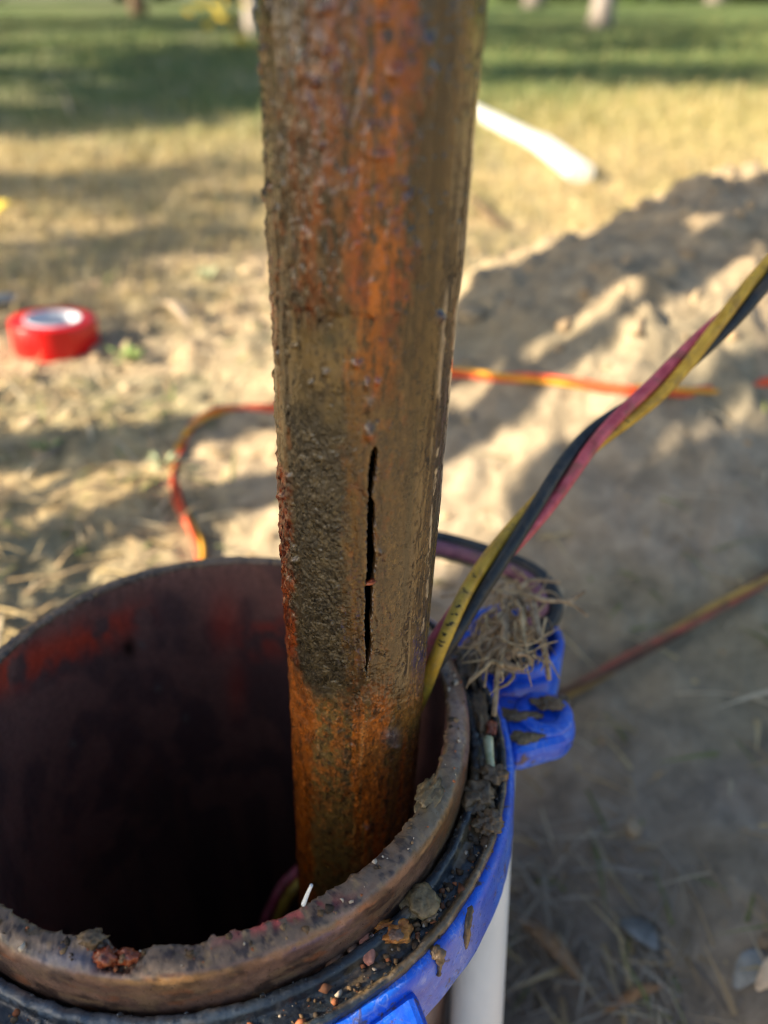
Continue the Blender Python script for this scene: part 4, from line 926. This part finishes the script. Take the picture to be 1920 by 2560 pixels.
# tool at the left edge
a, b = on_ground(-60, 768, 0.006), on_ground(46, 757, 0.006)
mb = MB(); tl = thing('hand_tool', 'end of a grey metal hand tool lying beyond the red tape', 'tool', a)
mb.tube([Vector((0, 0, 0.006)), Vector(b-a)*0.3 + Vector((0, 0, 0.006)), Vector(b-a)*0.9 + Vector((0, 0, 0.005)), Vector(b-a) + Vector((0, 0, 0.004))], [0.0055, 0.0055, 0.005, 0.003], 10); mb.build('shaft', MTOOL, tl)
mb = MB(); mb.tube([Vector(b-a)*-0.6 + Vector((0, 0, 0.008)), Vector(b-a)*-0.1 + Vector((0, 0, 0.007)), Vector(b-a)*0.22 + Vector((0, 0, 0.006))], [0.009, 0.009, 0.007], 10); mb.build('grip', MTAPE, tl)
# white downspout piece: bent box section
g0, g1, g2, g3 = on_ground(1050, 222), on_ground(1188, 292), on_ground(1342, 372), on_ground(1450, 454)
gu = thing('downspout_elbow', 'bent piece of white plastic downspout lying on the dry grass', 'downspout', g3)
def boxrun(path, w_, h_):
    vs = []; fs = []
    for i, p in enumerate(path):
        t_ = Vector(path[min(i+1, len(path)-1)] - path[max(i-1, 0)]).normalized(); sd = t_.cross(Vector((0, 0, 1))).normalized(); up_ = sd.cross(t_)
        pr = []
        for k in range(16):
            a_ = 2*math.pi*k/16; cx, cy = math.cos(a_), math.sin(a_); e = 0.45
            pr.append((abs(cx)**e*math.copysign(1, cx)*w_/2, abs(cy)**e*math.copysign(1, cy)*h_/2))
        vs += [Vector(p) + sd*x + up_*(y + h_/2) for x, y in pr]
    n = 16
    for i in range(len(path)-1): fs += [(i*n+k, i*n+(k+1) % n, (i+1)*n+(k+1) % n, (i+1)*n+k) for k in range(n)]
    return vs, fs
for nm, pa in (('straight_run', [g0, g1, g1 + (g2-g1)*0.5, g2]), ('elbow_run', [g2 + (g2-g1)*0.002 + np.array([0, 0, 0.001]), g2 + (g3-g2)*0.3 + np.array([0, 0, 0.002]), g3])):
    w_ = 0.040 if nm == 'straight_run' else 0.043
    vs, fs = boxrun(pa, w_, w_*0.62); vi, fi = boxrun(pa, w_*0.93, w_*0.62*0.93); mb = MB()
    vi = [v + Vector((0, 0, w_*0.62*0.035)) for v in vi]; n = 16; m = len(pa)
    mb.add([v - Vector(g3) for v in vs + vi], fs + [tuple(len(vs)+i for i in f[::-1]) for f in fi] + [(k, (k+1) % n, len(vs)+(k+1) % n, len(vs)+k)[::-1] for k in range(n)] + [((m-1)*n+k, (m-1)*n+(k+1) % n, len(vs)+(m-1)*n+(k+1) % n, len(vs)+(m-1)*n+k) for k in range(n)])
    if nm == 'elbow_run': mb.add([v - Vector(g3) for v in vs[-16:]], [tuple(range(16))])
    mb.build(nm, MGUT, gu, False)
rod('rod', [on_ground(1175, 490, 0.004), on_ground(1215, 530, 0.005), on_ground(1262, 572, 0.003)], 0.006, MBARK, 'short dark streak on the dirt below the white downspout', 'rod')  # dark tapered streak lying on the dirt
rod('dry_stem', [on_ground(178, 292, 0.0), on_ground(165, 250, 0.02) + np.array([0, 0, 0.01]), on_ground(178, 292) + np.array([-0.03, 0, 0.085])], 0.004, MLEAFP, 'pale dry stem standing in the far left grass', 'stem')
rod('twig', [on_ground(1335, 1690, 0.004), on_ground(1380, 1600, 0.01), on_ground(1410, 1500, 0.004)], 0.0016, MLEAFP, 'faint pale twig lying on grey soil above the dusty cable', 'twig')
def leaf(name, px0, py0, px1, py1, wpx, mat, label, lift=0.004, arch=0.15):
    a, b = on_ground(px0, py0), on_ground(px1, py1); L = np.linalg.norm(b-a); w_ = psize(wpx, a)*0.5
    t_ = (b-a)/L; sd = np.cross(t_, [0, 0, 1]); sd /= np.linalg.norm(sd); vs = []; N = 8
    for k in range(N+1):
        u = k/N; hw = w_*max(0.06, math.sin(math.pi*min(0.98, u*0.93+0.05))**0.8); p = (b-a)*u + np.array([0, 0, lift + arch*L*math.sin(math.pi*u)])
        vs += [p - sd*hw + np.array([0, 0, hw*0.35]), p, p + sd*hw + np.array([0, 0, hw*0.35])]
    n = len(vs); vs += [v - np.array([0, 0, 0.0005]) for v in vs]; fs = []
    for k in range(N):
        for c_ in (0, 1): q = k*3+c_; fs += [(q, q+1, q+4, q+3), (n+q, n+q+3, n+q+4, n+q+1)]
        fs += [(k*3, (k+1)*3, n+(k+1)*3, n+k*3), (k*3+2, n+k*3+2, n+(k+1)*3+2, (k+1)*3+2)]
    mb = MB(); mb.add(vs, fs); o = mb.build(name, mat); o.location = a
    return tag(o, label, 'leaf')
leaf('fallen_leaf', -10, 545, 55, 522, 34, MLEAFY, 'yellow fallen leaf at the left in the dry grass')
leaf('fallen_leaf', 1278, 2290, 1475, 2490, 40, MLEAFB, 'long narrow brown leaf on the shaded soil beside the white conduit', arch=0.1)
leaf('fallen_leaf', 1500, 2545, 1660, 2475, 26, MLEAFB, 'curved thin brown leaf near the bottom of the shaded hollow', arch=0.2)
leaf('fallen_leaf', 1545, 2310, 1640, 2385, 60, MLEAFG, 'broad grey leaf in the shaded soil right of the brown one')
leaf('fallen_leaf', 1830, 2480, 1900, 2390, 60, MLEAFG, 'grey cupped leaf close to the bright leaf at the right edge')
leaf('fallen_leaf', 1900, 2460, 1960, 2330, 60, MLEAFP, 'bright cream leaf at the right edge near the bottom', lift=0.03)
leaf('fallen_leaf', 1860, 2530, 1940, 2440, 50, MLEAFP, 'cream leaf below the bright leaf at the right edge', lift=0.02)
leaf('fallen_leaf', 400, 770, 480, 830, 30, MLEAFP, 'tan leaf on the dirt to the right of the red tape')
def weed(px_, py_, size, mat, label, n=14):
    P = on_ground(px_, py_); rt2 = thing('weed', label, 'weed', P)
    for k in range(n):
        a_ = random.uniform(0, 6.28); L = psize(size, P)*random.uniform(0.6, 1.1); d = Vector((math.cos(a_), math.sin(a_), random.uniform(0.5, 1.4))).normalized()
        sd = d.cross(Vector((0, 0, 1))).normalized()*L*0.13; nn = sd.cross(d).normalized()*L*0.02
        mid = d*L*0.55; tip = d*L + Vector((0, 0, -L*0.2)); mb = MB()
        mb.add([Vector((0, 0, 0)), mid-sd, tip, mid+sd, mid+nn, mid-nn], [(0, 1, 4), (1, 2, 4), (2, 3, 4), (3, 0, 4), (1, 0, 5), (2, 1, 5), (3, 2, 5), (0, 3, 5)]); mb.build('leaf', mat, rt2)
weed(325, 905, 75, MWEED, 'small green weed just right of the red tape')
weed(415, 1165, 70, MWEEDP, 'pale green weed by the bend of the orange cable')
weed(520, 700, 55, MWEEDP, 'small pale weed between the red tape and the pipe')
weed(195, 1385, 50, MWEED, 'little bright weed beside the far rim of the casing', 9)
weed(120, 1130, 60, MWEED, 'green weed in the shadow band at left', 8)

# ================================================================== TREES
def leafcloud(name, cs, n, size, cols_, mat, parent, L0):
    cs = np.array(cs, float); wts = cs[:, 3]**2*cs[:, 4]; idx = rng.choice(len(cs), n, p=wts/wts.sum())
    d = rng.normal(size=(n, 3)); d /= np.linalg.norm(d, axis=1)[:, None]; r = rng.uniform(0.15, 1, n)**0.6
    P = cs[idx, :3] + d*r[:, None]*np.stack([cs[idx, 3], cs[idx, 3], cs[idx, 4]], 1)
    a = rng.normal(size=(n, 3)); a /= np.linalg.norm(a, axis=1)[:, None]; b = np.cross(a, rng.normal(size=(n, 3))); b /= np.linalg.norm(b, axis=1)[:, None]
    s_ = rng.uniform(0.6, 1.25, n)[:, None]*size; a = a*s_; b = b*s_*0.55
    V = np.stack([P-a, P-b, P+a, P+b], 1).reshape(-1, 3) - np.array(L0); Q = np.arange(4*n).reshape(n, 4)
    return mesh_np(name, V, Q, mat, parent, cols=np.repeat(pickc(n, cols_, 0.3), 4, 0), smooth=False)
GRN = [[.05, .09, .02], [.07, .12, .03], [.10, .15, .04], [.04, .07, .02]]
def tree(base, h, tr, crown_z, cr, nclump, nleaf, lsize, bark, label, seed, spread=1.0, leaves=GRN, lean=(0, 0), group=None, cat='tree'):
    rs3 = random.Random(seed); rt3 = thing('tree', label, cat, base, group=group); L0 = Vector(base)
    mb = MB(); tip = Vector((lean[0], lean[1], h*0.8))
    pts = catmull([(0, 0, -0.1), (tip.x*0.2, tip.y*0.2, h*0.2), (tip.x*0.6, tip.y*0.6, h*0.5), tuple(tip)], 5); m = len(pts)
    mb.tube(pts, [tr*(1.25 if k == 0 else 1)*(1 - 0.75*k/m) for k in range(m)], 12); mb.build('trunk', bark, rt3)
    cl_ = []
    for q in range(nclump):
        a_ = rs3.uniform(0, 6.28); rr_ = cr*spread*math.sqrt(rs3.uniform(0.05, 1)); zz = crown_z + rs3.uniform(0, 1)*(h - crown_z)
        f_ = 1 - 0.5*abs((zz-crown_z)/(h-crown_z) - 0.4); c_ = (tip.x*zz/h + rr_*f_*math.cos(a_), tip.y*zz/h + rr_*f_*math.sin(a_), zz)
        cl_.append((*c_, cr*rs3.uniform(0.22, 0.42), cr*rs3.uniform(0.15, 0.3)))
        if q < 7:
            mb = MB(); s0 = min(zz*0.6, h*0.7); p0 = Vector((tip.x*s0/h, tip.y*s0/h, s0)); p1 = Vector(c_)
            mb.tube(catmull([p0, p0.lerp(p1, 0.5) + Vector((0, 0, 0.08*h)), p1], 4), [tr*0.3*(1-0.7*k/8) for k in range(9)], 7); mb.build('limb', bark, rt3)
    leafcloud('crown', cl_, nleaf, lsize, leaves, MLEAF, rt3, (0, 0, 0)); return rt3
def gpt(x, y): return (x, y, float(gh(x, y)))
# trees seen at the top of the photo
Pw = on_ground(1500, 70); tree(tuple(Pw), 7, 0.11, 3.0, 2.2, 14, 2600, 0.11, MBARKW, 'pale trunked tree standing on the far lawn right of the pipe', 1)
Pw = on_ground(640, 92); tree(tuple(Pw), 5, 0.095, 2.4, 1.5, 12, 1800, 0.09, MBARKW, 'pale trunked tree just left of the pipe top', 2)
Pw = on_ground(1335, 16); tree(tuple(Pw), 8, 0.24, 3.6, 2.6, 14, 2200, 0.14, MBARKG, 'distant pale trunked tree nearest the pipe on its right', 3)
Pw = on_ground(1790, 8); tree(tuple(Pw), 9, 0.30, 4, 3, 14, 2400, 0.15, MBARKG, 'distant pale trunked tree toward the upper right corner', 4)
# trees beyond the left edge whose crowns shade the lawn
for q, (x, y, h, cr) in enumerate(((-5.2, 2.4, 3.6, 1.5), (-7.5, 5.5, 5.2, 2.2), (-5.5, 8.5, 5.5, 2.2), (-9.5, 9.5, 7, 3.0), (4.9, 7.6, 5.5, 2.0), (-3.6, 13.5, 6.5, 2.6), (-5.4, 1.15, 2.6, 0.75), (-6.6, 2.0, 3.4, 0.9), (-4.4, 4.4, 3.2, 1.0))):
    tree(gpt(x, y), h, 0.13, 1.0, cr, 15, 2600, 0.10, MBARK, 'brown trunked tree on the lawn at the upper left corner' if q == 3 else 'leafy lawn tree outside the picture', 20+q, group='trees shading the lawn')
# far woods closing the view
n = 46; cs_ = []
for q in range(n):
    a_ = R(-75 + 150*q/(n-1)) + random.uniform(-0.02, 0.02); d_ = random.uniform(30, 42); cs_.append((d_*math.sin(a_), d_*math.cos(a_), random.uniform(1.5, 3.5), random.uniform(2.5, 4.5), random.uniform(2.0, 5.0)))
o = leafcloud('far_woods', cs_, 26000, 0.42, GRN, MLEAF, None, (0, 0, 0)); tag(o, kind='stuff')
# yellow leaved sapling left of the pipe top
SPt = on_ground(600, 125)
sa = thing('sapling', 'thin sapling with a few yellow leaves left of the pipe top', 'sapling', SPt)
zc_ = float(depth(SPt)); mb = MB(); mb.tube(catmull([(0, 0, -0.02), (-0.02, 0, 0.15), (-0.1, 0.02, 0.4), (-0.25, 0.0, 0.75)], 5), [0.012*(1-0.04*k) for k in range(16)], 6); mb.build('stem', MBARK, sa)
for (qx, qy) in ((535, 18), (500, 12), (550, 40), (520, 62), (590, 80), (612, 78), (645, 112), (560, 8), (470, 30), (605, 100), (575, 50), (530, -20), (560, -30), (490, -25), (610, 10)):
    P = at(qx, qy, zc_ + random.uniform(-0.15, 0.15)) - SPt; a_ = random.uniform(0, 6.28); s_ = random.uniform(0.03, 0.05)
    d = Vector((math.cos(a_), math.sin(a_)*0.4, random.uniform(-0.6, 0.2))).normalized()*s_; sd = d.cross(Vector((0.3, 1, 0.2))).normalized()*s_*0.55; P = Vector(P); nn = d.cross(sd).normalized()*s_*0.12
    mb = MB(); mb.add([P-d, P-sd*0.9+nn, P+d, P+sd*0.9+nn, P], [(0, 1, 4), (1, 2, 4), (2, 3, 4), (3, 0, 4)]); mb.build('leaf', MLEAFY, sa)

# ------------------------------------------------------------------ added tree left of the well, out of view, shaped to cast its shade
EU = np.array([-SAZ[1], SAZ[0]]);  EU = EU if EU[1] > 0 else -EU       # level direction across the sun
def toward_sun(P, t_): return np.asarray(P) + SUN*t_
T0 = 1.4
shade = thing('tree', 'added unseen tree with thick trunk and low limbs shaped to shade the well', 'tree', (SUN[0]*T0, SUN[1]*T0, 0))
S0 = np.array(shade.location)
def ucoord(P): return P[0]*EU[0] + P[1]*EU[1]
def caster(pxs, wpx, t_, name='limb', mul=0.36):
    pts = [toward_sun(on_ground(a, b), t_) for a, b in pxs]; r = []
    for i_, ((a, b), w__) in enumerate(zip(pxs, wpx)):
        j0, j1 = max(i_-1, 0), min(i_+1, len(pxs)-1); e_ = np.array(pxs[j1], float) - np.array(pxs[j0], float); e_ = np.array([-e_[1], e_[0]])/np.linalg.norm(e_)*w__*0.5
        q1, q2 = on_ground(a+e_[0], b+e_[1]), on_ground(a-e_[0], b-e_[1]); c_ = np.cross(pts[j1]-pts[j0], SUN); c_ /= np.linalg.norm(c_); r.append(max(0.004, min(0.07, mul*abs((q2-q1) @ c_))))
    ps = catmull(pts, 5); rs4 = np.interp(np.linspace(0, 1, len(ps)), np.linspace(0, 1, len(r)), r); mb = MB()
    rr_ = random.Random(len(pxs)+int(pxs[0][0])); ps = [p + np.array([0, 0, rr_.uniform(-1, 1)*0.006]) for p in ps]
    mb.tube([Vector(p - S0) for p in ps], list(rs4*np.array([1 + 0.15*rr_.uniform(-1, 1) for _ in rs4])), 9); return mb.build(name, MBARK, shade)
# added trunk, sized so its shadow covers casing, pipe and the hollow at right
u0, u1 = -0.088, 0.165
uc = (u0+u1)/2; ur = (u1-u0)/2
c0 = np.array([SUN[0]*T0 + EU[0]*uc, SUN[1]*T0 + EU[1]*uc])
mb = MB(); pts = [(c0[0], c0[1], -0.25), (c0[0], c0[1], 0.2), (c0[0], c0[1], 0.7), (c0[0], c0[1], 1.3), (c0[0]-0.02, c0[1], 2.0), (c0[0]-0.05, c0[1]+0.02, 3.2)]
mb.tube([Vector(p) - Vector(S0) for p in catmull(pts, 5)], [ur*1.02]*19 + list(np.linspace(ur, ur*0.6, 7)), 24); mb.build('trunk', MBARK, shade)
# added low limbs, laid out to cast the shadow bands on the dirt
caster([(1300, 735), (1248, 756), (1120, 845), (1000, 935), (850, 990), (690, 1040), (550, 1067), (290, 1108), (0, 1132), (-250, 1160)], [130, 128, 120, 110, 70, 50, 70, 78, 68, 80], 0.95, mul=0.7)
caster([(2000, 500), (1880, 478), (1737, 492), (1594, 560), (1416, 668), (1290, 742)], [50, 62, 78, 84, 130, 130], 0.95, mul=0.7)
caster([(2020, 560), (1920, 597), (1742, 676), (1644, 744), (1446, 868), (1347, 939), (1248, 1011), (1150, 1082), (1000, 1160), (690, 1215), (460, 1276), (290, 1308), (100, 1350), (-200, 1400)], [90, 88, 84, 60, 52, 56, 80, 76, 80, 72, 66, 70, 50, 50], 0.95, mul=0.68)
caster([(1696, 530), (1694, 620), (1680, 720)], [50, 52, 60], 0.93, mul=0.65)
caster([(1284, 790), (1283, 850), (1272, 960)], [50, 40, 44], 0.93, mul=0.65)
caster([(35, 1288), (160, 1210), (330, 1130)], [18, 22, 26], 0.93, mul=0.65)
caster([(1960, 900), (1800, 960), (1640, 1040), (1480, 1150), (1330, 1290)], [150, 160, 190, 220, 220], 1.1)
# added foliage overhead, first clumps placed to dapple the dirt
cl_ = []
for (a, b, rr_, t_) in ((60, 640, 0.13, 2.6), (330, 620, 0.10, 2.7), (-100, 720, 0.14, 2.6), (520, 520, 0.12, 2.8), (200, 480, 0.13, 3.0), (-50, 470, 0.16, 3.0), (420, 440, 0.15, 3.0), (560, 590, 0.10, 2.7), (300, 800, 0.08, 2.5), (1150, 640, 0.05, 2.5)):
    P = toward_sun(on_ground(a, b), t_); cl_.append((*(P - S0), rr_, rr_*0.7))
leafcloud('crown', cl_, 1500, 0.020, GRN, MLEAF, shade, (0, 0, 0))  # crown of the added tree
cl2 = []
for q in range(16):
    a_ = random.uniform(0, 6.28); cl2.append((c0[0]-S0[0]+0.9*math.cos(a_)*random.uniform(0.2, 1), c0[1]-S0[1]-0.3+0.9*math.sin(a_)*random.uniform(0.2, 1), random.uniform(2.6, 3.8), 0.4, 0.3))
leafcloud('crown', cl2, 2500, 0.05, GRN, MLEAF, shade, (0, 0, 0))  # upper crown of the added tree
